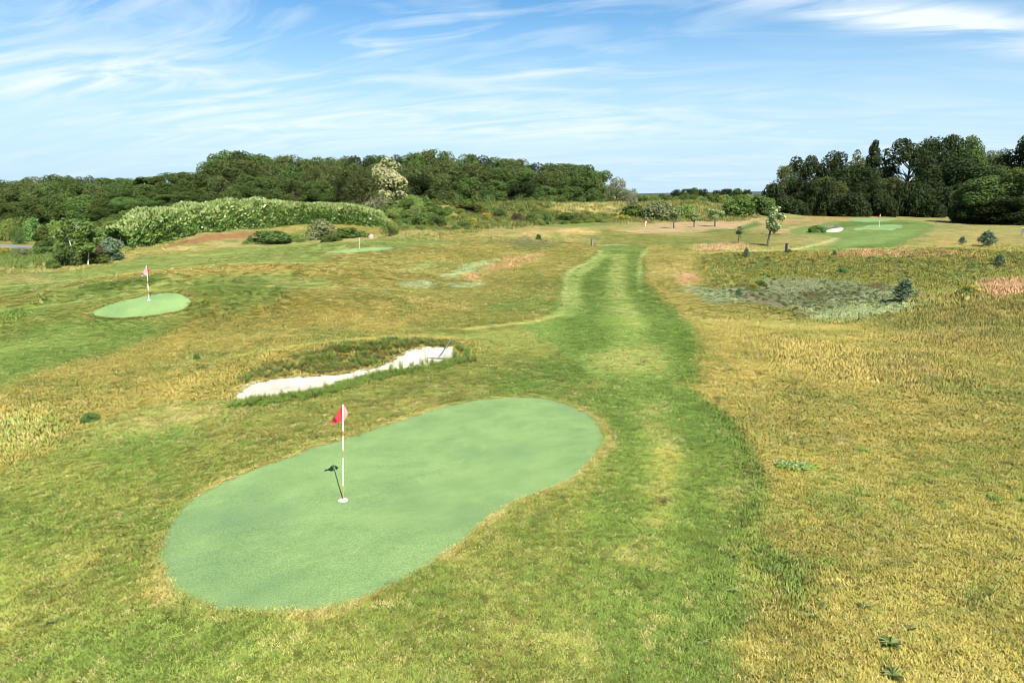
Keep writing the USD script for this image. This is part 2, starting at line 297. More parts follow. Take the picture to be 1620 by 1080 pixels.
# -- the second hole
R([(-100, 620), (-100, 478), (60, 455), (150, 450), (230, 438), (330, 433), (440, 432), (520, 448), (430, 468), (345, 478), (318, 500), (240, 535), (150, 560), (60, 585)], (146, 152, 76), soft=0.5, warp=0.4, h=0.03, straw=0.3)
R([(-100, 560), (40, 530), (140, 512), (250, 510), (180, 530), (70, 552), (-100, 590)], (150, 168, 92), soft=0.8, warp=0.6, straw=0.1)
R([(-100, 600), (0, 575), (120, 545), (200, 525), (230, 528), (120, 560), (0, 600), (-100, 620)], (122, 144, 70), soft=0.8, warp=0.6, straw=0.15)
R([(350, 438), (470, 440), (530, 450), (470, 452), (400, 446)], (170, 172, 100), soft=0.6, warp=0.3, straw=0.35)
R([(220, 455), (310, 437), (400, 438), (380, 452), (310, 462), (270, 458)], (122, 136, 66), soft=0.8, warp=0.6, straw=0.2)
R([(300, 487), (360, 470), (440, 458), (500, 452), (420, 474), (330, 492)], (130, 140, 68), soft=0.6, warp=0.6, straw=0.2)
R([(0, 496), (60, 478), (100, 462), (80, 480), (20, 505)], (104, 128, 56), soft=0.6, warp=0.4, straw=0.1, h=0.1)
R([(-50, 480), (20, 468), (80, 462), (30, 478), (-50, 496)], (150, 140, 72), soft=0.6, warp=0.5, straw=0.5)
L([(138, 460), (190, 452), (250, 440)], 0.35, (108, 124, 58), soft=0.3, warp=0.2, straw=0.1)
# -- right-hand rough
R([(1022, 392), (1120, 400), (1110, 440), (1160, 470), (1240, 500), (1420, 515), (1700, 520), (1900, 900), (1700, 1300), (1180, 1300), (1200, 960), (1180, 790), (1155, 700), (1100, 625), (1078, 575), (1068, 510), (1040, 480), (1016, 455)], (179, 156, 77), soft=0.4, warp=0.4, h=0.045, straw=0.42)
R([(1040, 420), (1100, 415), (1100, 450), (1080, 470), (1040, 450)], (186, 158, 84), soft=1.5, warp=1.0, straw=0.6)
R([(1075, 432), (1095, 428), (1110, 445), (1090, 455)], (220, 164, 118), soft=0.8, warp=0.6, straw=0.6)
R([(1100, 388), (1160, 384), (1190, 387), (1180, 394), (1130, 399), (1100, 398)], (220, 178, 138), soft=0.8, warp=0.6, straw=0.3, h=0.16)
R([(1150, 500), (1260, 530), (1420, 560), (1500, 590), (1480, 620), (1330, 590), (1180, 540)], (198, 158, 92), soft=1.2, warp=1.0, straw=0.6, h=0.10)
R([(1390, 570), (1470, 555), (1520, 590), (1450, 620)], (206, 164, 104), soft=0.8, warp=0.6, straw=0.6, weight=0.6, h=0.14)
R([(1540, 600), (1700, 580), (1700, 760), (1560, 720)], (160, 146, 68), soft=1.5, warp=1.2, straw=0.4)
R([(1180, 600), (1330, 620), (1350, 680), (1240, 690), (1170, 660)], (160, 144, 72), soft=1.5, warp=1.2, straw=0.4)
R([(1230, 780), (1330, 790), (1280, 850), (1240, 850)], (150, 142, 70), soft=0.6, warp=0.6, straw=0.3, weight=0.7)
R([(1200, 880), (1290, 900), (1300, 990), (1230, 960)], (116, 128, 64), soft=0.35, warp=0.35, straw=0.15, weight=0.8, h=0.09)
R([(1200, 980), (1340, 990), (1360, 1050), (1220, 1060)], (158, 122, 70), soft=0.35, warp=0.35, straw=0.4, weight=0.5)
# -- heath hollow
R([(1108, 405), (1250, 398), (1440, 398), (1700, 402), (1700, 560), (1560, 540), (1420, 525), (1240, 500), (1150, 470), (1105, 440)], (138, 128, 60), soft=0.8, warp=0.8, h=0.10, straw=0.25)
R([(1230, 402), (1330, 400), (1350, 412), (1250, 416)], (160, 132, 62), soft=0.8, warp=1.0, straw=0.4, weight=0.7)
R([(1470, 400), (1560, 402), (1540, 412), (1480, 410)], (172, 124, 78), soft=0.8, warp=0.8, straw=0.5, weight=0.7)
R([(1310, 402), (1400, 396), (1500, 398), (1480, 404), (1380, 405)], (218, 164, 128), soft=0.8, warp=0.8, straw=0.4, h=0.12, weight=0.7)
R([(1085, 455), (1150, 455), (1230, 440), (1330, 448), (1430, 452), (1450, 475), (1420, 495), (1340, 505), (1250, 490), (1170, 480), (1110, 470)], (164, 162, 122), soft=1.0, warp=1.5, h=0.06, straw=0.0)
R([(1190, 452), (1290, 442), (1380, 452), (1360, 470), (1280, 476), (1210, 474)], (150, 148, 114), soft=0.9, warp=0.9, h=0.05, straw=0.0)
R([(1300, 478), (1420, 470), (1420, 492), (1330, 505), (1250, 500)], (170, 174, 124), soft=0.8, warp=1.2, straw=0.0)
R([(1085, 452), (1130, 455), (1165, 468), (1130, 470), (1095, 462)], (170, 174, 130), soft=0.6, warp=0.6, straw=0.0)
R([(1180, 465), (1230, 470), (1240, 484), (1205, 484)], (164, 136, 112), soft=0.5, warp=0.9, weight=0.8, straw=0.0, h=0.0)
R([(1240, 460), (1330, 478), (1330, 488), (1240, 478)], (122, 122, 96), soft=0.5, warp=0.8, straw=0.0, weight=0.6)
R([(1276, 466), (1300, 462), (1316, 467), (1300, 473), (1280, 472)], (112, 70, 46), soft=0.4, warp=0.9, weight=0.8, straw=0.0, h=0.0)
R([(1378, 452), (1400, 448), (1412, 455), (1396, 461)], (98, 64, 46), soft=0.4, warp=0.9, weight=0.8, straw=0.0, h=0.0)
R([(1246, 498), (1262, 496), (1268, 501), (1252, 504)], (124, 78, 52), soft=0.4, warp=0.9, weight=0.8, straw=0.0, h=0.0)
R([(1430, 500), (1560, 500), (1620, 520), (1700, 540), (1620, 548), (1480, 530)], (146, 138, 70), soft=0.8, warp=0.8, straw=0.3)
R([(1420, 535), (1530, 520), (1600, 530), (1590, 552), (1500, 556)], (200, 152, 92), soft=0.8, warp=0.8, straw=0.5, weight=0.8, h=0.14)
R([(1540, 455), (1580, 444), (1700, 440), (1700, 462), (1590, 470), (1550, 480)], (228, 162, 132), soft=0.7, warp=0.9, straw=0.2, h=0.20, weight=0.85)
R([(1450, 470), (1540, 470), (1620, 478), (1620, 500), (1500, 510)], (170, 140, 70), soft=0.8, warp=0.6, straw=0.5, h=0.18)
# -- mown ground of the near hole, and its fairway
R([(-300, 1300), (-300, 800), (-100, 770), (30, 735), (85, 712), (110, 690), (230, 640), (330, 632), (366, 638), (400, 640), (520, 620), (640, 595), (730, 575), (765, 555), (740, 538), (660, 528), (600, 530), (720, 522), (818, 512), (858, 506), (882, 496), (890, 478), (892, 450), (896, 434), (910, 424), (938, 410), (950, 397), (944, 390), (975, 386), (1010, 388), (1024, 392), (1016, 406), (1013, 446), (1015, 462), (1046, 486), (1069, 508), (1075, 560), (1078, 590), (1100, 625), (1130, 655), (1155, 700), (1168, 745), (1172, 790), (1155, 850), (1180, 900), (1190, 960), (1160, 1010), (1180, 1090), (1180, 1300)], (142, 143, 67), soft=0.14, warp=0.06, h=0.032, straw=0.3)
R([(330, 632), (366, 640), (400, 640), (330, 660), (230, 690), (160, 690), (230, 650)], (172, 166, 96), soft=0.5, warp=0.4, straw=0.5)
R([(130, 720), (230, 690), (300, 680), (260, 710), (150, 760)], (122, 140, 66), soft=0.6, warp=0.4, straw=0.15)
R([(-200, 900), (0, 780), (120, 780), (60, 900), (0, 1090), (-200, 1200)], (134, 146, 64), soft=0.8, warp=0.5, straw=0.25)
R([(400, 680), (640, 610), (740, 600), (760, 620), (640, 650), (430, 720), (330, 745)], (142, 138, 68), soft=0.6, warp=0.4, straw=0.4)
R([(760, 610), (860, 560), (940, 560), (930, 600), (860, 620), (800, 620)], (124, 134, 56), soft=0.6, warp=0.5, straw=0.2)
R([(740, 530), (860, 520), (900, 540), (830, 560), (760, 560)], (164, 162, 86), soft=0.7, warp=0.5, straw=0.35)
R([(0, 1090), (100, 1000), (260, 960), (420, 990), (560, 1000), (420, 1060), (200, 1090)], (138, 146, 66), soft=0.6, warp=0.5, straw=0.3)
R([(818, 512), (858, 506), (882, 496), (890, 478), (892, 450), (896, 434), (910, 424), (938, 410), (950, 397), (944, 390), (975, 386), (1010, 388), (1024, 392), (1016, 406), (1013, 446), (1015, 462), (1046, 486), (1069, 508), (1075, 560), (1070, 600), (1000, 620), (930, 590), (890, 560), (850, 530)], (136, 162, 74), soft=0.14, warp=0.05, straw=0.12)
R([(935, 680), (960, 720), (1000, 820), (940, 960), (1050, 1000), (1150, 900), (1160, 760), (1130, 680), (1060, 600), (980, 600)], (126, 144, 64), soft=0.6, warp=0.4, straw=0.25)
L([(955, 412), (938, 440), (930, 470), (920, 500), (925, 530), (940, 560)], 0.8, (110, 141, 55), soft=0.4, warp=0.2, straw=0.1)
L([(985, 402), (982, 440), (992, 480), (1012, 520), (1000, 560)], 0.6, (168, 178, 94), soft=0.4, warp=0.2, straw=0.3, weight=0.9)
L([(958, 400), (934, 420), (908, 436), (901, 456), (899, 480), (888, 500)], 0.5, (160, 184, 96), soft=0.3, warp=0.2, straw=0.2)
L([(1004, 400), (1003, 450), (1025, 490), (1048, 520), (1058, 560)], 0.5, (112, 144, 58), soft=0.4, warp=0.2, straw=0.1)
L([(950, 397), (938, 410), (910, 424), (896, 434), (892, 450), (890, 478), (882, 496), (858, 506), (818, 512), (740, 521)], 0.14, (204, 204, 126), soft=0.14, warp=0.1, straw=0.4)
L([(1024, 393), (1016, 406), (1013, 446), (1015, 462)], 0.12, (200, 200, 122), soft=0.14, warp=0.1, straw=0.4)
L([(944, 400), (932, 409), (904, 423), (889, 434), (885, 450), (883, 478), (874, 493), (852, 502), (815, 508), (740, 517)], 0.16, (112, 114, 50), soft=0.3, warp=0.15, straw=0.1, weight=0.7)
L([(1019, 408), (1017, 446), (1020, 464), (1050, 488), (1074, 510), (1082, 560)], 0.14, (92, 118, 46), soft=0.2, warp=0.1, straw=0.1, weight=0.85)
L([(950, 389), (970, 387), (990, 388)], 0.35, (196, 200, 172), soft=0.3, warp=0.4, straw=0.0, weight=0.8)
R([(925, 560), (985, 545), (1060, 555), (1075, 580), (1020, 590), (950, 585)], (178, 174, 104), soft=0.7, warp=0.5, straw=0.5, weight=0.8)
L([(1010, 640), (1040, 700), (1050, 780), (1030, 860)], 0.34, (166, 166, 86), soft=0.35, warp=0.2, straw=0.35)
L([(1085, 620), (1108, 690), (1118, 770), (1105, 860)], 0.30, (112, 140, 56), soft=0.35, warp=0.2, straw=0.1)
L([(975, 620), (990, 700), (985, 780), (960, 850)], 0.26, (118, 142, 58), soft=0.35, warp=0.2, straw=0.15)
L([(1020, 450), (1050, 485), (1080, 520), (1090, 570), (1092, 598)], 0.26, (100, 130, 52), soft=0.5, warp=0.2, straw=0.05, h=0.06)
L([(1030, 470), (1055, 488), (1078, 525)], 0.2, (104, 132, 54), soft=0.4, warp=0.2, straw=0.05, h=0.06)
L([(1118, 640), (1160, 690), (1178, 740), (1182, 790), (1172, 830)], 0.13, (84, 120, 44), soft=0.20, warp=0.2, straw=0.05, h=0.06)
L([(1150, 850), (1120, 900), (1140, 950), (1110, 1030), (1060, 1090)], 0.12, (96, 132, 54), soft=0.35, warp=0.5, straw=0.05, h=0.05, weight=0.7)
L([(1182, 800), (1210, 870), (1260, 940)], 0.10, (98, 128, 56), soft=0.3, warp=0.5, straw=0.05, h=0.06, weight=0.6)
# -- bare, straw-coloured and sandy spots
for px, py, rx, ry, w in [(1000, 890, 45, 12, 0.9), (880, 1000, 26, 16, 0.8), (1020, 1000, 22, 14, 0.8), (790, 1010, 30, 16, 0.6), (240, 960, 30, 10, 0.7), (150, 890, 40, 18, 0.5), (320, 1000, 40, 14, 0.5), (1150, 790, 16, 20, 0.7),
                           (690, 890, 40, 10, 0.5), (860, 880, 60, 10, 0.5), (560, 1030, 40, 12, 0.4), (1180, 1030, 34, 16, 0.7), (1300, 760, 60, 14, 0.4), (1420, 880, 60, 20, 0.5), (1500, 1000, 80, 30, 0.5), (1350, 700, 70, 12, 0.4), (660, 640, 40, 8, 0.5), (470, 700, 40, 8, 0.5), (700, 620, 50, 7, 0.4)]:
    R([(px + rx * math.cos(t), py + ry * math.sin(t)) for t in np.linspace(0, 6.283, 9)[:-1]], (196, 172, 112), soft=0.22, warp=0.55, straw=0.8, weight=w * 0.65, h=0.02)
for poly_, w in ((GREEN_POLY, 0.16), (GREEN2_POLY, 0.14), (GREEN3_POLY, 0.12), (GREEN4_POLY, 0.12), (SAND_POLY, 0.16)):
    REG.append(Region(np.vstack([poly_, poly_[:1]]), (180, 156, 104), soft=0.14, warp=0.22, h=0.034, line=w * 0.5, straw=0.8, weight=0.85))

BASE = alb((170, 150, 80))
def ground_fields(x, y):
    """Colour, share of straw and height of the grass at points of the ground."""
    n = len(x); r = np.hypot(x, y); xy = np.column_stack([x, y])
    wx = fbm2(xy, 1 / 1.1, 4, 21) - 0.5; wy = fbm2(xy, 1 / 1.1, 4, 22) - 0.5
    col = np.tile(BASE, (n, 1)); straw = np.full(n, 0.45); h = np.full(n, 0.06)
    for g in REG:
        m = g.soft * 2 + g.warp + (g.line or 0)
        sel = np.nonzero((x > g.poly[:, 0].min() - m) & (x < g.poly[:, 0].max() + m) & (y > g.poly[:, 1].min() - m) & (y < g.poly[:, 1].max() + m))[0]
        if not len(sel): continue
        qx, qy = x[sel] + wx[sel] * 2.2 * g.warp, y[sel] + wy[sel] * 2.2 * g.warp
        if g.line is None: d = inside_dist(qx, qy, g.poly)
        else: d = g.line - seg_dist(qx, qy, [tuple(p) for p in g.poly])[0]
        w = smooth01(d / g.soft * 0.5 + 0.5) * g.weight
        col[sel] += (g.col - col[sel]) * w[:, None]
        if g.straw is not None: straw[sel] += (g.straw - straw[sel]) * w
        if g.h is not None: h[sel] += (g.h - h[sel]) * np.minimum(w * 1.2, 1)
    # patches of greener and of drier growth at several sizes
    far = smooth01((r - 25) / 60)
    a = (fbm2(xy, 1 / 0.16, 3, 35) - 0.5) * 0.55 * (1 - far) + (fbm2(xy, 1 / 0.45, 3, 31) - 0.5) * 1.15 * (1 - 0.45 * far) + (fbm2(xy, 1 / 2.0, 4, 32) - 0.5) * 1.1 + (fbm2(xy, 1 / 7.0, 3, 33) - 0.5) * 0.9
    dry = np.clip(a * 1.5 * (1 - 0.35 * far), -1, 1)
    up = np.clip(dry, 0, 1)[:, None]; dn = np.clip(-dry, 0, 1)[:, None]
    amp = (0.35 + straw)[:, None]
    col = col * (1 + up * amp * np.array([0.46, 0.36, 0.42]) - dn * amp * np.array([0.46, 0.26, 0.40]))
    c = (fbm2(xy, 1 / 4.0, 3, 34) - 0.5)[:, None]
    col = col * (1 + c * np.array([0.18, 0.06, 0.02]))
    col = col * np.array([0.95, 1.03, 1.0])
    gm_ = smooth01((fbm2(xy, 1 / 1.4, 4, 36) - 0.485) * 7) * (0.60 * straw + 0.05) * (r < 400)      # tussocks that stayed green
    col = col + (col * np.array([0.55, 0.86, 0.55]) - col) * gm_[:, None] * 1.3
    br = smooth01((fbm2(xy, 1 / 0.5, 4, 38) - 0.57) * 8) * (0.2 + straw) * 0.75 * smooth01((30 - r) / 16)      # thin, earthy spots
    col = col + (col * np.array([0.72, 0.62, 0.72]) - col) * br[:, None]
    bt = smooth01((fbm2(xy, 1 / 0.7, 3, 37) - 0.60) * 9) * straw * 0.7      # bleached wisps
    col = col + (col * 1.28 + 0.01 - col) * bt[:, None]
    fr = smooth01((r - 700) / 900)[:, None]; col = col * (1 - fr) + fr * np.array([0.035, 0.055, 0.05])
    return col, straw, h
HOLE = P(543, 792)

# ---------------------------------------------------------------- materials
def M(name, nodes, links, surface): return usdkit.material(stage, f'/World/Looks/{name}', nodes, links, surface)
def plain(name, col, rough=0.6, var=0.12, scale=20.0, metallic=0.0, spec=0.4):
    c = np.asarray(col, float)
    return M(name, {'tc': ('texture_coordinate', {}), 'n': ('noise_texture', {'scale': scale, 'detail': 4.0}),
                    'r': ('rgb_ramp', {'ramp': [(0.3, tuple(c * (1 - var))), (0.7, tuple(np.minimum(c * (1 + var), 0.95)))]}),
                    'b': ('bump', {'strength': 0.15, 'distance': 0.01}),
                    'p': ('principled_bsdf', {'roughness': rough, 'metallic': metallic, 'specular_ior_level': spec})},
             [('tc.object', 'n.vector'), ('n.fac', 'r.fac'), ('r.color', 'p.base_color'), ('n.fac', 'b.height'), ('b.normal', 'p.normal')], 'p.BSDF')
def leafy(name, dark, light, island=0.5, trans=0.3, rough=0.55, clump=0.7, vary=0.18, spec=0.15):
    """Leaves: each leaf its own tone between dark and light, broad clumps lighter and darker, each plant a little different."""
    d, l = np.asarray(dark, float), np.asarray(light, float)
    return M(name, {'g': ('geometry', {}), 'tc': ('texture_coordinate', {}), 'oi': ('object_info', {}),
                    'n': ('noise_texture', {'scale': clump, 'detail': 2.0}),
                    'a': ('math', {'math_type': 'multiply', 'value2': island}), 'b': ('math', {'math_type': 'multiply_add', 'value2': 1.5, 'value3': -0.5}),
                    's': ('math', {'math_type': 'multiply_add', 'value2': 1.0 - island}),
                    'mx': ('mix', {'color1': tuple(d), 'color2': tuple(l)}),
                    'ov': ('map_range', {'from_min': 0, 'from_max': 1, 'to_min': 1 - vary, 'to_max': 1 + vary}),
                    'oh': ('map_range', {'from_min': 0, 'from_max': 1, 'to_min': 0.5 - vary * 0.06, 'to_max': 0.5 + vary * 0.06}),
                    'h': ('hsv', {'saturation': 1.0, 'fac': 1.0}),
                    'p': ('principled_bsdf', {'roughness': rough, 'specular_ior_level': spec}), 't': ('translucent_bsdf', {}), 'm': ('mix_closure', {'fac': trans})},
             [('g.random_per_island', 'a.value1'), ('tc.object', 'n.vector'), ('n.fac', 'b.value1'), ('b.value', 's.value1'), ('a.value', 's.value3'), ('s.value', 'mx.fac'),
              ('oi.random', 'ov.value'), ('oi.random', 'oh.value'), ('mx.color', 'h.color'), ('ov.result', 'h.value'), ('oh.result', 'h.hue'),
              ('h.color', 'p.base_color'), ('h.color', 't.color'), ('p.BSDF', 'm.closure1'), ('t.BSDF', 'm.closure2')], 'm.closure')

ground_mat = M('meadow_ground', {
    'c': ('attribute', {'attribute': 'gcol'}), 's': ('attribute', {'attribute': 'gdry'}), 'g': ('geometry', {}),
    'n1': ('noise_texture', {'scale': 26.0, 'detail': 5.0, 'roughness': 0.7}), 'n2': ('noise_texture', {'scale': 3.2, 'detail': 5.0, 'roughness': 0.65}),
    'n3': ('noise_texture', {'scale': 0.9, 'detail': 6.0, 'roughness': 0.7}),
    'ad': ('math', {'math_type': 'add'}), 'ad2': ('math', {'math_type': 'add'}),
    'v': ('map_range', {'from_min': 1.05, 'from_max': 1.95, 'to_min': 0.52, 'to_max': 1.48}),
    'mul': ('vector_math', {'math_type': 'scale'}),
    'st': ('map_range', {'from_min': 1.50, 'from_max': 1.85, 'to_min': 0.0, 'to_max': 0.7, 'clamp': True}),
    'sm': ('math', {'math_type': 'multiply'}),
    'mx': ('mix', {'color2': (0.30, 0.235, 0.115)}),
    'b': ('bump', {'strength': 0.6, 'distance': 0.05}),
    'p': ('principled_bsdf', {'roughness': 0.9, 'specular_ior_level': 0.08})},
    [('g.position', 'n1.vector'), ('g.position', 'n2.vector'), ('g.position', 'n3.vector'), ('n1.fac', 'ad.value1'), ('n2.fac', 'ad.value2'), ('ad.value', 'ad2.value1'), ('n3.fac', 'ad2.value2'),
     ('ad2.value', 'v.value'), ('c.vector', 'mul.vector1'), ('v.result', 'mul.scale'), ('ad2.value', 'st.value'), ('st.result', 'sm.value1'), ('s.fac', 'sm.value2'), ('sm.value', 'mx.fac'),
     ('mul.vector', 'mx.color1'), ('mx.color', 'p.base_color'), ('ad.value', 'b.height'), ('b.normal', 'p.normal')], 'p.BSDF')
turf_mat = M('artificial_turf', {
    'g': ('geometry', {}), 'n1': ('noise_texture', {'scale': 58.0, 'detail': 4.0, 'roughness': 0.8}), 'n2': ('noise_texture', {'scale': 1.3, 'detail': 5.0, 'roughness': 0.62}),
    'mp': ('mapping', {'mapping_type': 'texture', 'rotation': (0, 0, 0.55), 'scale': (1.5, 0.55, 1)}), 'n3': ('noise_texture', {'scale': 2.2, 'detail': 5.0, 'roughness': 0.65}), 'n4': ('noise_texture', {'scale': 0.42, 'detail': 3.0}),
    'r': ('rgb_ramp', {'ramp': [(0.25, alb((140, 176, 110))), (0.45, alb((163, 197, 124))), (0.62, alb((176, 208, 130))), (0.85, alb((188, 217, 139)))]}),
    'a1': ('math', {'math_type': 'multiply_add', 'value2': 0.5}), 'a2': ('math', {'math_type': 'multiply_add', 'value2': 0.35, 'value3': -0.03}),
    'st': ('map_range', {'from_min': 0.52, 'from_max': 0.70, 'to_min': 0.0, 'to_max': 0.42, 'clamp': True}), 'stm': ('mix', {'color2': alb((112, 150, 116))}), 'n5': ('noise_texture', {'scale': 34.0, 'detail': 4.0, 'roughness': 0.75}), 'sp': ('map_range', {'from_min': 0.56, 'from_max': 0.70, 'to_min': 0.0, 'to_max': 0.55, 'clamp': True}), 'spm': ('mix', {'color2': alb((112, 146, 92))}),
    'v': ('map_range', {'from_min': 0.25, 'from_max': 0.75, 'to_min': 0.36, 'to_max': 1.64}), 'mul': ('vector_math', {'math_type': 'scale'}),
    'b': ('bump', {'strength': 0.7, 'distance': 0.012}), 'p': ('principled_bsdf', {'roughness': 0.85, 'specular_ior_level': 0.12})},
    [('g.position', 'n1.vector'), ('g.position', 'n2.vector'), ('g.position', 'mp.vector'), ('mp.vector', 'n3.vector'), ('g.position', 'n4.vector'),
     ('n3.fac', 'a2.value1'), ('n2.fac', 'a1.value1'), ('a2.value', 'a1.value3'), ('n4.fac', 'st.value'), ('a1.value', 'r.fac'), ('r.color', 'stm.color1'), ('st.result', 'stm.fac'),
     ('n1.fac', 'v.value'), ('g.position', 'n5.vector'), ('n5.fac', 'sp.value'), ('sp.result', 'spm.fac'), ('stm.color', 'spm.color1'), ('spm.color', 'mul.vector1'), ('v.result', 'mul.scale'), ('mul.vector', 'p.base_color'), ('n1.fac', 'b.height'), ('b.normal', 'p.normal')], 'p.BSDF')
sand_mat = M('pale_sand', {
    'g': ('geometry', {}), 'n1': ('noise_texture', {'scale': 40.0, 'detail': 4.0, 'roughness': 0.7}), 'n2': ('noise_texture', {'scale': 2.0, 'detail': 4.0}),
    'r': ('rgb_ramp', {'ramp': [(0.3, (0.31, 0.28, 0.215)), (0.62, (0.43, 0.40, 0.325))]}), 'b': ('bump', {'strength': 0.8, 'distance': 0.05}), 'ad': ('math', {'math_type': 'add'}),
    'p': ('principled_bsdf', {'roughness': 0.9, 'specular_ior_level': 0.1})},
    [('g.position', 'n1.vector'), ('g.position', 'n2.vector'), ('n2.fac', 'r.fac'), ('r.color', 'p.base_color'), ('n1.fac', 'ad.value1'), ('n2.fac', 'ad.value2'), ('ad.value', 'b.height'), ('b.normal', 'p.normal')], 'p.BSDF')
white_paint = plain('white_paint', (0.78, 0.77, 0.74), 0.4, 0.05)
orange_paint = plain('faded_orange_paint', (0.40, 0.17, 0.085), 0.5, 0.15)
flag_red = M('red_flag_cloth', {'p': ('principled_bsdf', {'base_color': (0.50, 0.035, 0.05), 'roughness': 0.8}), 't': ('translucent_bsdf', {'color': (0.62, 0.05, 0.07)}), 'm': ('mix_closure', {'fac': 0.35})}, [('p.BSDF', 'm.closure1'), ('t.BSDF', 'm.closure2')], 'm.closure')
flag_pale = M('faded_flag_cloth', {'p': ('principled_bsdf', {'base_color': (0.62, 0.30, 0.28), 'roughness': 0.8}), 't': ('translucent_bsdf', {'color': (0.7, 0.3, 0.3)}), 'm': ('mix_closure', {'fac': 0.35})}, [('p.BSDF', 'm.closure1'), ('t.BSDF', 'm.closure2')], 'm.closure')
grey_metal = plain('grey_metal', (0.20, 0.20, 0.22), 0.45, 0.15, metallic=0.5)
weathered_wood = plain('weathered_wood', (0.15, 0.135, 0.115), 0.85, 0.3, 12.0)
dark_wood = plain('dark_wood', (0.05, 0.045, 0.04), 0.85, 0.3, 12.0)
bark = plain('brown_bark', (0.085, 0.065, 0.05), 0.9, 0.35, 8.0)
birch_bark = plain('pale_birch_bark', (0.55, 0.52, 0.46), 0.8, 0.3, 6.0)
twig_mat = plain('grey_twigs', (0.20, 0.16, 0.14), 0.9, 0.3, 8.0)
asphalt = plain('road_asphalt', (0.13, 0.13, 0.135), 0.85, 0.15, 3.0)
stone_mat = plain('pinkish_stone', (0.30, 0.23, 0.20), 0.9, 0.2, 9.0)
edge_mat = plain('turf_edge_soil', (0.10, 0.085, 0.065), 0.95, 0.4, 14.0)

# ---------------------------------------------------------------- ground sheet, finer where it is nearer
def polar_grid():
    az = np.radians(np.concatenate([np.linspace(-180, -56, 40), np.linspace(-54, 54, 860), np.linspace(56, 180, 40)[:-1]]))
    r = np.concatenate([np.linspace(0.4, 4.4, 8), np.geomspace(4.8, 150, 620), np.geomspace(152, 9000, 110)[1:]])
    A, Rr = np.meshgrid(az, r, indexing='ij'); x, y = Rr * np.sin(A), Rr * np.cos(A); nr = len(r); na = len(az)
    i = np.arange(na)[:, None] * nr + np.arange(nr - 1)[None]; j = (np.arange(na)[:, None] + 1) % na * nr + np.arange(nr - 1)[None]
    q = np.stack([i, j, j + 1, i + 1], -1).reshape(-1, 4); f = np.vstack([q[:, [0, 2, 1]], q[:, [0, 3, 2]]])
    v0 = np.array([[0, 0]]); x = np.concatenate([x.ravel(), [0]]); y = np.concatenate([y.ravel(), [0]]); c = len(x) - 1
    fan = np.column_stack([np.full(na, c), (np.arange(na) + 1) % na * nr, np.arange(na) * nr])
    return x, y, np.vstack([f, fan])
gx, gy, gf = polar_grid()
gz = height(gx, gy)
def sink(poly, depth, x, y, z, inset=0.06, over=0.15):
    sel = np.nonzero((x > poly[:, 0].min()) & (x < poly[:, 0].max()) & (y > poly[:, 1].min()) & (y < poly[:, 1].max()))[0]
    if len(sel):
        d = inside_dist(x[sel], y[sel], poly); z[sel] -= depth * smooth01((d - inset) / over)
SHEETS = ((GREEN_POLY, 0.16), (GREEN2_POLY, 0.10), (GREEN3_POLY, 0.10), (GREEN4_POLY, 0.12), (GREEN5_POLY, 0.12), (SAND2_POLY, 0.15))
for poly_, dep in SHEETS: sink(poly_, dep, gx, gy, gz)
def sand_drop(x, y):
    d = inside_dist(x, y, SAND_POLY); return 0.16 * smooth01((d + 0.02) / 0.35)
sel = np.nonzero((gx > -8) & (gx < 1) & (gy > 13) & (gy < 21))[0]
gz[sel] -= sand_drop(gx[sel], gy[sel])
sink(SAND_POLY, 0.10, gx, gy, gz)
gcol, gdry, gh = ground_fields(gx, gy)
gm = UsdGeom.Mesh.Get(stage, obj('ground', (np.column_stack([gx, gy, gz]), gf), ground_mat, smooth=True, primvars={'gcol': gcol, 'gdry': np.repeat(gdry[:, None], 3, 1)}, kind='structure', label='rolling dry golf course ground with mown and rough grass'))

def sheet(poly, lift, step, zf=height, hole=None, skirt=0.03, crown=0.0):
    """A thin sheet lying on the ground inside the outline, its rim turned down."""
    pts = [poly]; ring = []
    x0, y0 = poly.min(0); x1, y1 = poly.max(0)
    X, Y = np.meshgrid(np.arange(x0, x1, step), np.arange(y0, y1, step)); g = np.column_stack([X.ravel(), Y.ravel()]) + RNG.uniform(-0.2, 0.2, (X.size, 2)) * step
    d = inside_dist(g[:, 0], g[:, 1], poly); keep = d > step * 0.5
    if hole is not None: keep &= np.hypot(g[:, 0] - hole[0], g[:, 1] - hole[1]) > hole[2] * 1.6
    pts.append(g[keep])
    if hole is not None:
        t = np.linspace(0, 2 * np.pi, 25)[:-1]; pts.append(np.column_stack([hole[0] + hole[2] * np.cos(t), hole[1] + hole[2] * np.sin(t)]))
    p = np.vstack(pts); tri = Delaunay(p).simplices; c = p[tri].mean(1)
    ok = inside_dist(c[:, 0], c[:, 1], poly) > 0
    if hole is not None: ok &= np.hypot(c[:, 0] - hole[0], c[:, 1] - hole[1]) > hole[2] * 0.97
    tri = tri[ok]; a = p[tri]; e1, e2 = a[:, 1] - a[:, 0], a[:, 2] - a[:, 0]; flip = e1[:, 0] * e2[:, 1] - e1[:, 1] * e2[:, 0] < 0; tri[flip] = tri[flip][:, ::-1]
    z = zf(p[:, 0], p[:, 1]) + lift
    n = len(p); m = len(poly); v = np.vstack([np.column_stack([p, z]), np.column_stack([poly, zf(poly[:, 0], poly[:, 1]) + lift - skirt])])
    k = np.arange(m); k2 = (k + 1) % m
    if Polygon(poly).exterior.is_ccw: sk = np.vstack([np.column_stack([k, n + k, n + k2]), np.column_stack([k, n + k2, k2])])
    else: sk = np.vstack([np.column_stack([k, n + k2, n + k]), np.column_stack([k, k2, n + k2])])
    return v, np.vstack([tri, sk])
def smooth_z(x, y):
    return height(x, y)

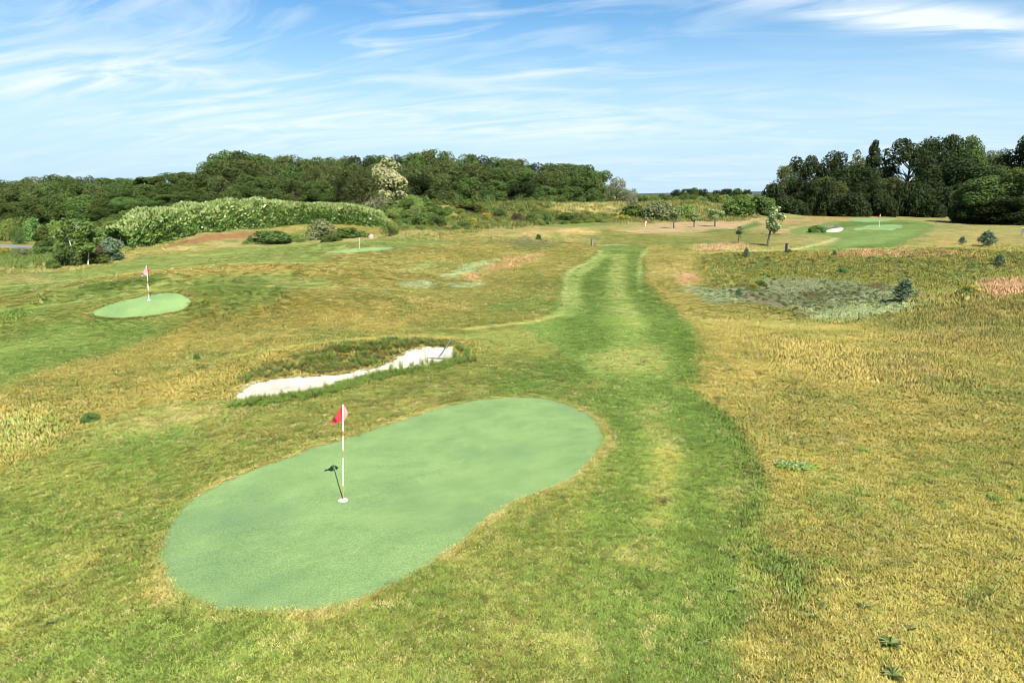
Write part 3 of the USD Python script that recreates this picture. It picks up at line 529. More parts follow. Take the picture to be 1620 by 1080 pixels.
# ---------------------------------------------------------------- greens, sand, flags
def tube(path, radii, n=8, cap=True):
    path = np.asarray(path, float); radii = np.broadcast_to(np.asarray(radii, float), (len(path),)); V = []
    t = np.gradient(path, axis=0); t /= np.linalg.norm(t, axis=1, keepdims=True) + 1e-12
    u = np.cross(t[0], [0.3, 0.9, 0.1]); u /= np.linalg.norm(u)
    for i in range(len(path)):
        u = u - t[i] * (u @ t[i]); u /= np.linalg.norm(u) + 1e-12; w = np.cross(t[i], u); a = np.arange(n) * 2 * np.pi / n
        V.append(path[i] + radii[i] * (np.cos(a)[:, None] * u + np.sin(a)[:, None] * w))
    V = np.vstack(V); F = []
    for i in range(len(path) - 1):
        for k in range(n):
            a, b = i * n + k, i * n + (k + 1) % n; F += [(a, b, b + n), (a, b + n, a + n)]
    if cap:
        V = np.vstack([V, path[:1], path[-1:]]); c0, c1 = len(V) - 2, len(V) - 1; e = (len(path) - 1) * n
        for k in range(n): F += [(c0, (k + 1) % n, k), (c1, e + k, e + (k + 1) % n)]
    return V, np.array(F)
def join(parts):
    V, F, n = [], [], 0
    for v, f in parts:
        f = np.asarray(f)
        if f.shape[1] == 4: f = np.vstack([f[:, [0, 1, 2]], f[:, [0, 2, 3]]])
        V.append(v); F.append(f + n); n += len(v)
    return np.vstack(V), np.vstack(F)
def box(c, s, rot=0.0):
    b = trimesh.creation.box(s); b.apply_transform(trimesh.transformations.rotation_matrix(rot, [0, 0, 1])); b.apply_translation(c); return np.array(b.vertices), np.array(b.faces)

CUP_R = 0.058
def make_green(label, poly, step, hole=None, lift=0.010):
    c = poly.mean(0); t = thing('putting_green', label, 'putting green', group=None)
    if hole is not None:
        obj('turf', sheet(poly, lift, step, hole=(hole[0], hole[1], CUP_R)), turf_mat, t, smooth=40)
        z = float(height(hole[0], hole[1])) + lift
        prof = np.array([(0.0, -0.11), (CUP_R - 0.004, -0.11), (CUP_R - 0.004, 0.003), (CUP_R + 0.008, 0.003), (CUP_R + 0.008, -0.004), (CUP_R, -0.012), (CUP_R, -0.12), (0, -0.12)])
        cup = trimesh.creation.revolve(prof[::-1], sections=32); cup.apply_translation([hole[0], hole[1], z])
        obj('hole_cup', cup, white_paint, t, smooth=30)
    else: obj('turf', sheet(poly, lift, step), turf_mat, t, smooth=40)
    if hole is not None and step < 0.2:
        # dark soil lip that shows where the carpet was cut in
        off = lambda d: np.array(Polygon(poly).buffer(d).exterior.coords)[:-1]
        a = off(0.002); n = len(a); ang = np.cumsum(np.r_[0, np.hypot(*np.diff(a, axis=0).T)])
        k = (meshkit.fbm(np.column_stack([a * 2.2, np.zeros(n)]), 3, 5) - 0.35) * 0.10
        nx = np.roll(a, -1, 0) - np.roll(a, 1, 0); nx = np.column_stack([nx[:, 1], -nx[:, 0]]); nx /= np.linalg.norm(nx, axis=1, keepdims=True)
        if not Polygon(a).exterior.is_ccw: nx = -nx
        b = a + nx * np.clip(k, 0.004, 0.04)[:, None]
        v = np.vstack([np.column_stack([a, height(a[:, 0], a[:, 1]) + 0.008]), np.column_stack([b, height(b[:, 0], b[:, 1]) + 0.008])])
        i = np.arange(n); j = (i + 1) % n
        obj('soil_edge', (v, np.vstack([np.column_stack([i, n + i, n + j]), np.column_stack([i, n + j, j])])), edge_mat, t, kind='stuff')
    return t
make_green('large kidney shaped green of mint artificial turf in the foreground', GREEN_POLY, 0.11, HOLE)
HOLE2 = P(236, 475)
make_green('small green of artificial turf below the grassy ridge at the left', GREEN2_POLY, 0.25, HOLE2)
make_green('thin strip of green turf seen edge on in front of the laurel hedge', GREEN3_POLY, 0.5)
HOLE4 = P(1391, 358.5)
make_green('far pale green beside the small distant bunker at the right', GREEN4_POLY, 0.5, HOLE4)
make_green('farthest pale turf patch just in front of the dark wood', GREEN5_POLY, 0.6)

def cloth(rows, thick=0.0015):
    """A flag from rows of points (from the pole outwards), with two faces."""
    g = np.asarray(rows, float); n, m = g.shape[:2]; V = g.reshape(-1, 3); F = []
    for i in range(n - 1):
        for k in range(m - 1):
            a = i * m + k; F += [(a, a + 1, a + m + 1), (a, a + m + 1, a + m)]
    return V, np.array(F)
def flagstick(label, foot, length, bands, lean=(0.0, 0.0), flag='left', red=None, size=1.0, fade=None, r=0.0074):
    foot = np.array(foot, float); t = thing('flagstick', label, 'flagstick', foot)
    ax = np.array([lean[0], lean[1], 1.0]); cut = [-0.08] + [x for b in bands for x in b] + [length]
    for i in range(len(cut) - 1):
        a, b = cut[i], cut[i + 1]; mid = (a + b) / 2; isred = any(p <= mid <= q for p, q in bands)
        v, f = tube([ax * a, ax * b], [r * (1.0 + 0.004 * isred), r * (1.0 + 0.004 * isred)], 12)
        obj('orange_band' if isred else 'pole_section', (v, f), orange_paint if isred else white_paint, t, smooth=40)
    kn = trimesh.creation.icosphere(2, r * 1.5); kn.apply_translation(ax * length); obj('top_knob', kn, grey_metal, t, smooth=True)
    # limp pennant: hangs from the top of the pole
    H = length - 0.02; hh = 0.235 * size
    U = np.linspace(0, 1, 15); W = np.linspace(0, 1, 9); rows = []
    sx = -1 if flag == 'left' else 1
    for u in U:
        row = []
        for w in W:
            # w runs down the hoist, u out along the cloth, which droops steeply
            z = H - w * hh * (1 - u) - u * (0.27 * size) * (0.93 + 0.14 * w) + 0.010 * math.sin(u * 9 + w * 3)
            x = sx * (0.012 + 0.165 * size * (u ** 0.85) * (0.55 + 0.45 * (1 - abs(2 * w - 1) * (1 - u)))) - 0
            y = 0.035 * size * math.sin(u * 7.5 + w * 2.2) * u + 0.02 * u
            row.append(ax * z + np.array([x, y, 0.0]))
        rows.append(row)
    fl = obj('flag', cloth(rows), red or flag_red, t, smooth=True)
    rows = []
    for u in np.linspace(0, 1, 9):
        rows.append([ax * (H - 0.01 - w * hh * 0.95 * (1 - u) - u * 0.13 * size) + np.array([-sx * (0.012 + 0.055 * size * u), 0.012 + 0.05 * size * u + 0.012 * math.sin(6 * u + 2 * w), 0.0]) for w in W])
    obj('flag_fold', cloth(rows), fade or flag_pale, t, smooth=True)
    return t
flagstick('white and orange flagstick with limp red flag in the hole of the foreground green', HOLE, 1.475, [(0.0, 0.24), (0.665, 0.785), (1.0, 1.075)], lean=(0.050, 0.0))
flagstick('white flagstick with faded red flag on the small left green', HOLE2, 1.20, [(0.20, 0.34), (0.56, 0.68)], lean=(0.03, 0.0), size=1.2, red=flag_pale, fade=flag_red, r=0.010)
flagstick('white flagstick with dark red flag on the far right green', HOLE4, 1.75, [(0.9, 1.4)], size=1.7, r=0.014)
f5 = P(1373, 343); flagstick('thin flagstick with small red flag at the foot of the dark wood', f5, 1.7, [(0.6, 1.2)], size=1.2, r=0.014)
f6 = P(569, 396.5)

# the sand bunkers
def sand_z(x, y): return height(x, y) - sand_drop(x, y)
bk = thing('sand_bunker', 'long narrow bunker of bright white sand above the foreground green', 'bunker')
v, f = sheet(SAND_POLY, 0.012, 0.10, zf=lambda x, y: height(x, y) - sand_drop(x, y) + (fbm2(np.column_stack([x, y]), 3.0, 3, 41) - 0.5) * 0.04)
obj('sand', (v, f), sand_mat, bk, smooth=40)
b2 = thing('sand_bunker', 'small distant white sand bunker beside a bushy shrub', 'bunker')
obj('sand', sheet(SAND2_POLY, 0.03, 0.4, zf=lambda x, y: height(x, y) - 0.02), sand_mat, b2, smooth=40)
lip = np.array(P(1320, 360.6)); pts = [P(x, 360.4 + abs(x - 1320) * 0.03) for x in np.linspace(1306, 1334, 12)]
obj('bank_edge', tube([p + [0, 0.4, 0.05 + 0.05 * math.sin(i * 1.7)] for i, p in enumerate(pts)], 0.13 + 0.07 * np.sin(np.linspace(0, np.pi, 12)), 7), edge_mat, b2, smooth=True)

# rake left in the sand
def make_rake():
    t = thing('bunker_rake', 'grey bunker rake lying in the white sand', 'rake')
    a = P(691, 561); b = P(715, 544); a = np.array([a[0], a[1], float(sand_z(a[0], a[1])) + 0.035]); b = np.array([b[0], b[1], b[2] + 0.16])
    h0, h1 = P(684, 558.5), P(701, 560.5); c = (h0 + h1) / 2; d = (h1 - h0)[:2]; d /= np.linalg.norm(d)
    z = float(sand_z(c[0], c[1])) + 0.04; L = 0.30
    head = [np.array([c[0] + d[0] * s, c[1] + d[1] * s, z]) for s in (-L, L)]
    top = b + (b - np.array([c[0], c[1], z])) * 0.05
    obj('handle', tube([[c[0], c[1], z], top], 0.014, 8), grey_metal, t, smooth=True)
    obj('head', tube(head, 0.018, 8), grey_metal, t, smooth=True)
    for s in np.linspace(-L * 0.95, L * 0.95, 13):
        p = np.array([c[0] + d[0] * s, c[1] + d[1] * s, z]); obj('tine', tube([p, p + [0.01, -0.01, -0.055]], [0.006, 0.004], 5), grey_metal, t)
make_rake()

# ---------------------------------------------------------------- trees and shrubs
def leaves(rng, lobes, n, size, aspect=0.62, jitter=0.55, inner=0.72, up=0.0, squash=1.0, bottom=None, droop=0.0):
    """n small leaf sprays spread through the outer part of the lobes (centre, radius)."""
    c = np.array([l[0] for l in lobes]); r = np.array([l[1] for l in lobes]); w = r ** 2 / (r ** 2).sum()
    k = rng.choice(len(lobes), n, p=w); d = rng.normal(size=(n, 3)); d[:, 2] += up; d /= np.linalg.norm(d, axis=1, keepdims=True)
    rad = r[k] * (inner + (1.06 - inner) * rng.uniform(0, 1, n) ** 0.6)
    p = c[k] + d * rad[:, None] * [1, 1, squash]
    if bottom is not None: p[:, 2] = np.maximum(p[:, 2], bottom + rng.uniform(0, 0.1, n))
    nn = d + rng.normal(size=(n, 3)) * jitter; nn[:, 2] += 0.25; nn /= np.linalg.norm(nn, axis=1, keepdims=True)
    a = np.cross(nn, rng.normal(size=(n, 3))); a /= np.linalg.norm(a, axis=1, keepdims=True); b = np.cross(nn, a)
    s = (size * rng.uniform(0.6, 1.35, n))[:, None]
    fold = nn * s * 0.16
    v = np.stack([p - a * s * 0.6, p - b * s * 0.6 * aspect + fold, p + a * s * 0.6 - [0, 0, 0], p + b * s * 0.6 * aspect + fold], 1)
    v[:, 2, 2] -= droop * s[:, 0]
    i = np.arange(n)[:, None] * 4
    return v.reshape(-1, 3), np.vstack([i + [0, 1, 2], i + [0, 2, 3]])
def envelope(rng, n, wid, z0, z1, shape='round', lobe=(0.17, 0.27), fill=0.35):
    """Lobes arranged in a crown of the given width between z0 and z1."""
    out = []; H = z1 - z0
    for i in range(n):
        t = rng.uniform(0.03, 0.97); a = rng.uniform(0, 2 * np.pi)
        if shape == 'round': prof = math.sqrt(max(1 - (2 * t - 0.86) ** 2 / 1.32, 0.02))
        elif shape == 'dome': prof = math.sqrt(max(1 - max(t - 0.22, 0) ** 2 / 0.62, 0.02))
        elif shape == 'cone': prof = (1 - t) ** 0.75 * 0.95 + 0.07
        elif shape == 'spread': prof = math.sqrt(max(1 - (2 * t - 1.1) ** 2 / 1.5, 0.03))
        else: prof = 0.9 - 0.4 * abs(2 * t - 0.9)
        q = prof * (1 - fill * rng.uniform(0, 1) ** 2); lr = wid * rng.uniform(*lobe) * (0.55 + 0.45 * prof)
        R_ = max(wid / 2 * q - lr * 0.8, 0)
        out.append((np.array([R_ * math.cos(a), R_ * math.sin(a), min(z0 + t * H, z1 - lr * 0.85)]), lr))
    return out
def limbs(rng, z_fork, top, spread, trunk_r, n, wob=0.05, base=(0, 0)):
    parts = []; zz = np.linspace(-0.15, top * 0.8, 8); p = np.column_stack([base[0] + np.cumsum(rng.normal(0, wob, 8)) * zz / top, base[1] + np.cumsum(rng.normal(0, wob, 8)) * zz / top, zz])
    parts.append(tube(p, trunk_r * (1.15 - zz / top * 0.95), 7))
    for i in range(n):
        z = rng.uniform(z_fork, top * 0.72); a = rng.uniform(0, 2 * np.pi); o = np.array([np.interp(z, zz, p[:, 0]), np.interp(z, zz, p[:, 1]), z]); L_ = spread * rng.uniform(0.6, 1.0)
        e = o + np.array([math.cos(a) * L_, math.sin(a) * L_, L_ * rng.uniform(0.3, 1.0)]); m = (o + e) / 2 + [0, 0, 0.1 * L_]
        parts.append(tube([o, m, e], [trunk_r * 0.45, trunk_r * 0.3, trunk_r * 0.1], 5))
    return join(parts)
LEAF = {
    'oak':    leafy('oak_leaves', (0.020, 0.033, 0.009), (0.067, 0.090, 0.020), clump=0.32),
    'mid':    leafy('mid_green_leaves', (0.055, 0.091, 0.022), (0.186, 0.242, 0.054), clump=0.35),
    'olive':  leafy('olive_leaves', (0.059, 0.082, 0.024), (0.197, 0.221, 0.056), clump=0.35),
    'yellow': leafy('yellow_green_leaves', (0.075, 0.085, 0.018), (0.200, 0.200, 0.050), clump=0.5),
    'bright': leafy('bright_green_leaves', (0.078, 0.148, 0.035), (0.261, 0.374, 0.096), clump=0.6),
    'bushy':  leafy('shrub_leaves', (0.069, 0.108, 0.022), (0.227, 0.273, 0.056), clump=0.9),
    'herb':  leafy('herb_leaves', (0.160, 0.202, 0.066), (0.383, 0.430, 0.140), clump=3.0),
    'birch': leafy('birch_leaves', (0.10, 0.16, 0.035), (0.30, 0.38, 0.10), clump=1.6),
    'grey':   leafy('grey_green_leaves', (0.130, 0.154, 0.066), (0.432, 0.433, 0.197), clump=0.7),
    'pine':   leafy('bluish_needles', (0.083, 0.131, 0.073), (0.301, 0.381, 0.205), clump=1.2, trans=0.1),
    'brown':  leafy('brownish_leaves', (0.086, 0.065, 0.036), (0.216, 0.158, 0.086), clump=0.6),
    'cream':  leafy('cream_blossom', (0.306, 0.293, 0.142), (0.677, 0.630, 0.364), clump=1.2),
    'pale':   leafy('pale_young_leaves', (0.287, 0.356, 0.115), (0.644, 0.713, 0.345), clump=1.2, spec=0.5, rough=0.4),
    'shoots': leafy('laurel_shoots', (0.22, 0.31, 0.08), (0.67, 0.71, 0.39), clump=1.2, spec=0.4, rough=0.4),
    'laurel': leafy('laurel_leaves', (0.076, 0.150, 0.029), (0.315, 0.456, 0.083), clump=1.2, spec=0.5, rough=0.35),
    'sapling': leafy('sapling_leaves', (0.097, 0.152, 0.047), (0.331, 0.414, 0.179), clump=2.0, spec=0.5, rough=0.4),
    'weed':   leafy('weed_leaves', (0.151, 0.230, 0.046), (0.425, 0.521, 0.119), clump=4.0),
    'weedy':  leafy('yellowish_weed_leaves', (0.133, 0.187, 0.040), (0.343, 0.406, 0.109), clump=4.0),
    'white':  leafy('white_petals', (0.550, 0.530, 0.520), (0.800, 0.780, 0.760), clump=4.0),
    'gold':   leafy('yellow_blossom', (0.400, 0.300, 0.030), (0.620, 0.500, 0.060), clump=4.0),
    'dryleaf': leafy('dry_leaves', (0.160, 0.100, 0.045), (0.360, 0.250, 0.120), clump=4.0),
}
PROTO = {}
def plant_kind(key, W, H, build):
    """One kind of plant, W wide and H tall; build(rng, parent path) makes its parts."""
    path = proto(key); build(np.random.default_rng(abs(hash_(key)) % 100000), path); PROTO[key] = (path, W, H)
def hash_(s): return sum((i + 1) * ord(c) * 131 for i, c in enumerate(s))
def broad(key, leaf, shape, n_lobes, n_leaf, size, z0=0.4, W=10.0, H=14.0, lobe=(0.14, 0.24), fill=0.35, limb=5, bark_mat=None, extra=None, jitter=0.55):
    def b(rng, p):
        lobes = envelope(rng, n_lobes, W, z0, H, shape, lobe, fill)
        obj('trunk', limbs(rng, H * 0.25, H * 0.85, W * 0.3, H * 0.022, limb), bark_mat or bark, p, smooth=True)
        obj('crown', leaves(rng, lobes, n_leaf, size, jitter=jitter), LEAF[leaf], p)
        if extra: extra(rng, p, lobes)
    plant_kind(key, W, H, b)
for i in range(3): broad(f'oak_{"abc"[i]}', 'oak', 'spread', 44, 11000, 0.40, z0=0.6, lobe=(0.13, 0.21), limb=9)
broad('oak_loose', 'oak', 'spread', 30, 7000, 0.40, z0=2.5, lobe=(0.10, 0.17), limb=14)
for i in range(3): broad(f'mid_{"abc"[i]}', 'mid', 'round', 48, 12000, 0.37, lobe=(0.13, 0.22))
for i in range(2): broad(f'olive_{"ab"[i]}', 'olive', 'round', 48, 12000, 0.36, lobe=(0.13, 0.22))
broad('dome_olive', 'olive', 'dome', 54, 12000, 0.34)
broad('ragged', 'mid', 'column', 30, 6500, 0.36, z0=1.2, W=7.0, lobe=(0.10, 0.20), limb=12)
broad('cone', 'oak', 'cone', 40, 6000, 0.46, W=7.0)
broad('yellowish', 'yellow', 'round', 30, 5000, 0.46)
broad('bright_tree', 'bright', 'round', 44, 9500, 0.37)
broad('grey_tree', 'grey', 'round', 36, 6000, 0.44)
broad('brown_tree', 'brown', 'round', 26, 4000, 0.42)
def blossoms(rng, p, lobes):
    top = [(c + [0, 0, r * 0.12], r * 1.04) for c, r in lobes]
    obj('blossom', leaves(rng, top, 5200, 0.36, aspect=0.8, jitter=0.5, inner=0.97, up=0.7), LEAF['cream'], p)
broad('blossoming', 'mid', 'round', 34, 8000, 0.38, W=8.0, H=14.0, extra=blossoms)
# shrubs, 3 m wide and 2 m tall
def shrub(key, leaf, n_lobes=16, n_leaf=2600, size=0.20, W=3.0, H=2.0, shape='dome', stems=6, jitter=0.6, stem_mat=None, lobe=(0.14, 0.24), extra=None):
    def b(rng, p):
        parts = []
        for i in range(stems):
            a = rng.uniform(0, 6.28); L_ = rng.uniform(0.5, 0.9); e = np.array([math.cos(a) * W * 0.32 * L_, math.sin(a) * W * 0.32 * L_, H * 0.8 * rng.uniform(0.7, 1.1)])
            parts.append(tube([[0, 0, -0.1], e * [0.4, 0.4, 0.5], e], [0.035, 0.025, 0.008], 5))
        obj('stems', join(parts), stem_mat or bark, p, smooth=True, kind='stuff')
        obj('foliage', leaves(rng, envelope(rng, n_lobes, W, 0.0, H, shape, lobe, 0.4), n_leaf, size, jitter=jitter), LEAF[leaf], p)
        if extra: extra(rng, p)
    plant_kind(key, W, H, b)
for i in range(2): shrub(f'bush_mid_{"ab"[i]}', 'bushy')
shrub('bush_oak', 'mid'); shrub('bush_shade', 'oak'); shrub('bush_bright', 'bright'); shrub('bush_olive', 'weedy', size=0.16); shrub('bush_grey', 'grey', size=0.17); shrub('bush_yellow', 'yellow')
shrub('bush_pine', 'pine', n_leaf=3400, size=0.16, W=2.4, H=2.2, shape='column')
shrub('bush_brown', 'brown')
shrub('cypress', 'yellow', W=0.9, H=2.4, shape='cone', n_leaf=1500, size=0.13)
def grey_twigs(rng, p):
    parts = []
    for i in range(70):
        a = rng.uniform(0, 6.28); s = rng.uniform(0.2, 1.0); e = np.array([math.cos(a) * 1.3 * s, math.sin(a) * 1.3 * s, rng.uniform(1.3, 2.0) * (1.05 - 0.3 * s)])
        parts.append(tube([[math.cos(a) * 0.1, math.sin(a) * 0.1, 0], e * [0.5, 0.5, 0.55], e], [0.03, 0.02, 0.006], 4))
    obj('twigs', join(parts), twig_mat, p)
shrub('twiggy', 'grey', n_leaf=900, size=0.15, extra=grey_twigs, stem_mat=twig_mat)
# goldenrod-like herb clump with yellow heads
def heads(rng, p): obj('flowers', leaves(rng, [(np.array([rng.uniform(-1, 1), rng.uniform(-0.6, 0.6), rng.uniform(1.3, 2.0)]), 0.25) for _ in range(14)], 500, 0.15), LEAF['gold'], p)
shrub('gold_clump', 'weedy', n_leaf=1600, size=0.16, extra=heads)
# saplings: 1.6 m crown on a bare stem, 3.4 m tall
def sapling(key, lean, W=1.5, H=3.4, z0=1.35, n=700, leaf='sapling', size=0.17, shape='round'):
    def b(rng, p):
        zz = np.linspace(-0.1, H * 0.8, 8); q = np.column_stack([lean * np.maximum(zz / H, 0) ** 1.2, 0.03 * np.sin(zz * 2), zz]); parts = [tube(q, 0.085 * (1.1 - 0.8 * zz / H), 8)]
        for i in range(9):
            z = rng.uniform(z0, H * 0.75); a = rng.uniform(0, 6.28); o = np.array([lean * (z / H) ** 1.2, 0, z]); e = o + np.array([math.cos(a) * W * 0.36, math.sin(a) * W * 0.36, rng.uniform(0.2, 0.6)])
            parts.append(tube([o, (o + e) / 2 + [0, 0, 0.05], e], [0.018, 0.012, 0.004], 5))
        obj('trunk', join(parts), bark, p, smooth=True)
        lb = [(c + [lean * 0.8, 0, 0], r) for c, r in envelope(rng, 16, W, z0, H, shape, (0.13, 0.22), 0.4)]
        obj('crown', leaves(rng, lb, n, size, jitter=0.8, inner=0.4), LEAF[leaf], p)
        obj('pale_leaves', leaves(rng, lb, n // 3, size, jitter=0.5, inner=0.95, up=0.6), LEAF['pale'], p)
    plant_kind(key, W, H, b)
sapling('sapling_round', 0.1); sapling('sapling_lean', 0.5, W=1.7); sapling('sapling_small', 0.05, W=1.3, H=2.6, z0=0.7); sapling('sapling_wide', -0.05, W=2.1, H=2.8, z0=1.0)
# birch group
def birch(rng, p):
    parts = []; lb = []
    for x, y, h in ((-0.5, 0.1, 3.1), (0.35, -0.1, 2.9), (0.1, 0.5, 2.6)):
        zz = np.linspace(-0.1, h * 0.9, 7); parts.append(tube(np.column_stack([x + 0.06 * np.sin(zz * 1.7) + 0.05 * zz * np.sign(x), y + 0.03 * zz, zz]), 0.034 * (1.1 - 0.85 * zz / h), 7))
        for k in range(6):
            z = rng.uniform(0.8, h * 0.8); a = rng.uniform(0, 6.28); o = np.array([x, y, z]); e = o + [math.cos(a) * 0.55, math.sin(a) * 0.55, 0.45]; parts.append(tube([o, e], [0.011, 0.004], 5))
        lb += [(c + [x * 1.25, y, 0], r) for c, r in envelope(rng, 14, 1.5, 0.9, h, 'round', (0.13, 0.22), 0.4)]
    obj('trunk', join(parts), birch_bark, p, smooth=True)
    obj('crown', leaves(rng, lb, 3600, 0.15, jitter=0.8, inner=0.45), LEAF['birch'], p)
plant_kind('birch', 2.6, 3.1, birch)
# young pine: whorls of short branches set with needles
def pine(key, W, H, n_wh, dens=1.0):
    def b(rng, p):
        parts = [tube([[0, 0, -0.05], [0.01, 0, H * 0.5], [0, 0, H]], [0.025, 0.018, 0.006], 6)]; lb = []
        for i in range(n_wh):
            z = H * (0.08 + 0.82 * i / n_wh); L_ = W * 0.5 * (1 - 0.75 * i / n_wh)
            for k in range(6):
                a = k * 1.05 + i * 0.5 + rng.uniform(-0.2, 0.2); e = np.array([math.cos(a) * L_, math.sin(a) * L_, z + L_ * 0.55]); parts.append(tube([[0, 0, z], e], [0.012, 0.004], 4))
                for q in (0.35, 0.6, 0.85, 1.0): lb.append((np.array([e[0] * q, e[1] * q, z + L_ * 0.55 * q]), 0.07 * W / 0.9))
        lb += [(np.array([0, 0, H * q]), 0.06) for q in (0.75, 0.85, 0.95, 1.0)]
        obj('trunk', join(parts), bark, p)
        obj('needles', leaves(rng, lb, int(1700 * dens), 0.12, aspect=0.22, jitter=1.2, inner=0.2, up=0.4), LEAF['pine'], p)
    plant_kind(key, W, H, b)
pine('young_pine', 0.95, 0.95, 6, 0.75); pine('thin_pine', 0.6, 0.9, 6, 0.34)

def plant(kind, label, category, px, base, top, width, group=None, name=None, D=None, rot=None, deep=1.0, sink_=0.0):
    """A plant where it stands in the photograph: foot at (px, base) or at the distance D, top at row top, width in pixels."""
    path, W, H = PROTO[kind]
    p = at_dist(px, D) if D else P(px, base)
    depth = p[1] * math.cos(PITCH) + (EYE[2] - p[2]) * math.sin(PITCH)
    w = width * depth / FPX; h = max(top_z(p, top) - p[2], 0.15)
    p[2] -= sink_
    return thing(name or {'bush': 'shrub', 'tree': 'tree', 'sapling': 'sapling'}.get(category, category.replace(' ', '_')), label, category, p, RNG.uniform(0, 360) if rot is None else rot, (w / W, w / W * deep, (h + sink_) / H), group, ref=path)
def line_at(pts, x): return float(np.interp(x, [p[0] for p in pts], [p[1] for p in pts]))
LEFT_TOP = [(-60, 292), (0, 287), (15, 283), (28, 288), (50, 281), (60, 287), (88, 279), (113, 273), (140, 276), (150, 281), (160, 274), (170, 277), (200, 282), (215, 279), (245, 281), (265, 278), (290, 275), (315, 271), (345, 270)]
MID_TOP = [(350, 260), (358, 250), (366, 242), (395, 238), (440, 243), (470, 246), (500, 248), (540, 248), (580, 245), (640, 245), (665, 241), (695, 237), (720, 240), (750, 246), (800, 250), (830, 253), (850, 258), (897, 258), (925, 262), (940, 268)]
wr = np.random.default_rng(55)
ORD = ['first', 'second', 'third', 'fourth', 'fifth', 'sixth', 'seventh', 'eighth', 'ninth', 'tenth', 'eleventh', 'twelfth', 'thirteenth', 'fourteenth', 'fifteenth', 'sixteenth', 'seventeenth', 'eighteenth', 'nineteenth', 'twentieth', 'twenty-first', 'twenty-second', 'twenty-third', 'twenty-fourth', 'twenty-fifth', 'twenty-sixth', 'twenty-seventh', 'twenty-eighth', 'twenty-ninth', 'thirtieth', 'thirty-first', 'thirty-second']
def wood(top, xs, D, dD, width, drop, kinds, label, group, name='tree'):
    for i, x in enumerate(xs):
        x = x + wr.uniform(-5, 5); k = kinds[int(wr.integers(len(kinds)))]
        plant(k, label % ORD[i], 'tree', x, None, line_at(top, x) + drop + wr.uniform(-1.2, 2.2), width * wr.uniform(0.85, 1.2), group, D=D + wr.uniform(-dD, dD), name=name)
wood(LEFT_TOP, np.arange(-8, 345, 19), 215, 8, 54, 1, ['mid_a', 'mid_b', 'ragged', 'olive_a', 'ragged'], '%s tree from the left along the skyline of the left wood', 'skyline trees of the left wood')
wood(LEFT_TOP, np.arange(-10, 350, 27), 195, 6, 56, 13, ['mid_a', 'mid_b', 'mid_c', 'olive_a', 'mid_b'], '%s rounded tree from the left in the front row of the left wood', 'front trees of the left wood')
wood(LEFT_TOP, np.arange(-10, 350, 33), 180, 5, 54, 33, ['mid_b', 'mid_c', 'bright_tree', 'mid_a'], '%s low leafy tree from the left at the foot of the left wood', 'low trees at the foot of the left wood')
wood(MID_TOP, np.arange(366, 940, 22), 172, 6, 66, 1, ['mid_a', 'mid_b', 'mid_c', 'olive_a', 'olive_b', 'oak_a'], '%s tree from the left along the skyline of the middle wood', 'skyline trees of the middle wood')
wood(MID_TOP, np.arange(362, 935, 31), 160, 5, 60, 14, ['olive_a', 'olive_b', 'mid_c', 'mid_a', 'dome_olive'], '%s broad tree from the left in the front row of the middle wood', 'front trees of the middle wood')
wood(MID_TOP, np.arange(368, 930, 38), 150, 4, 54, 36, ['mid_b', 'oak_b', 'olive_b', 'mid_c'], '%s lower tree from the left at the foot of the middle wood', 'low trees at the foot of the middle wood')
plant('dome_olive', 'round-headed olive green tree just left of the cream-flowering tree', 'tree', 585, None, 265, 70, D=135)
plant('blossoming', 'tall tree covered in cream blossom standing out of the middle wood', 'tree', 624, None, 252, 62, D=138)
plant('blossoming', 'lower mound of cream blossom below the tall flowering tree', 'tree', 640, None, 318, 46, D=120)
plant('twiggy', 'bare greyish twiggy shrub behind the right end of the laurel hedge', 'bush', 605, None, 310, 56, D=98)
plant('grey_tree', 'small grey-leaved tree alone at the right end of the middle wood', 'tree', 968, None, 281, 40, D=150)
plant('grey_tree', 'low grey-green tree sloping down right of the middle wood', 'tree', 986, None, 300, 34, D=140)
plant('mid_a', 'last tall tree at the right edge of the middle wood', 'tree', 922, None, 262, 62, D=150)
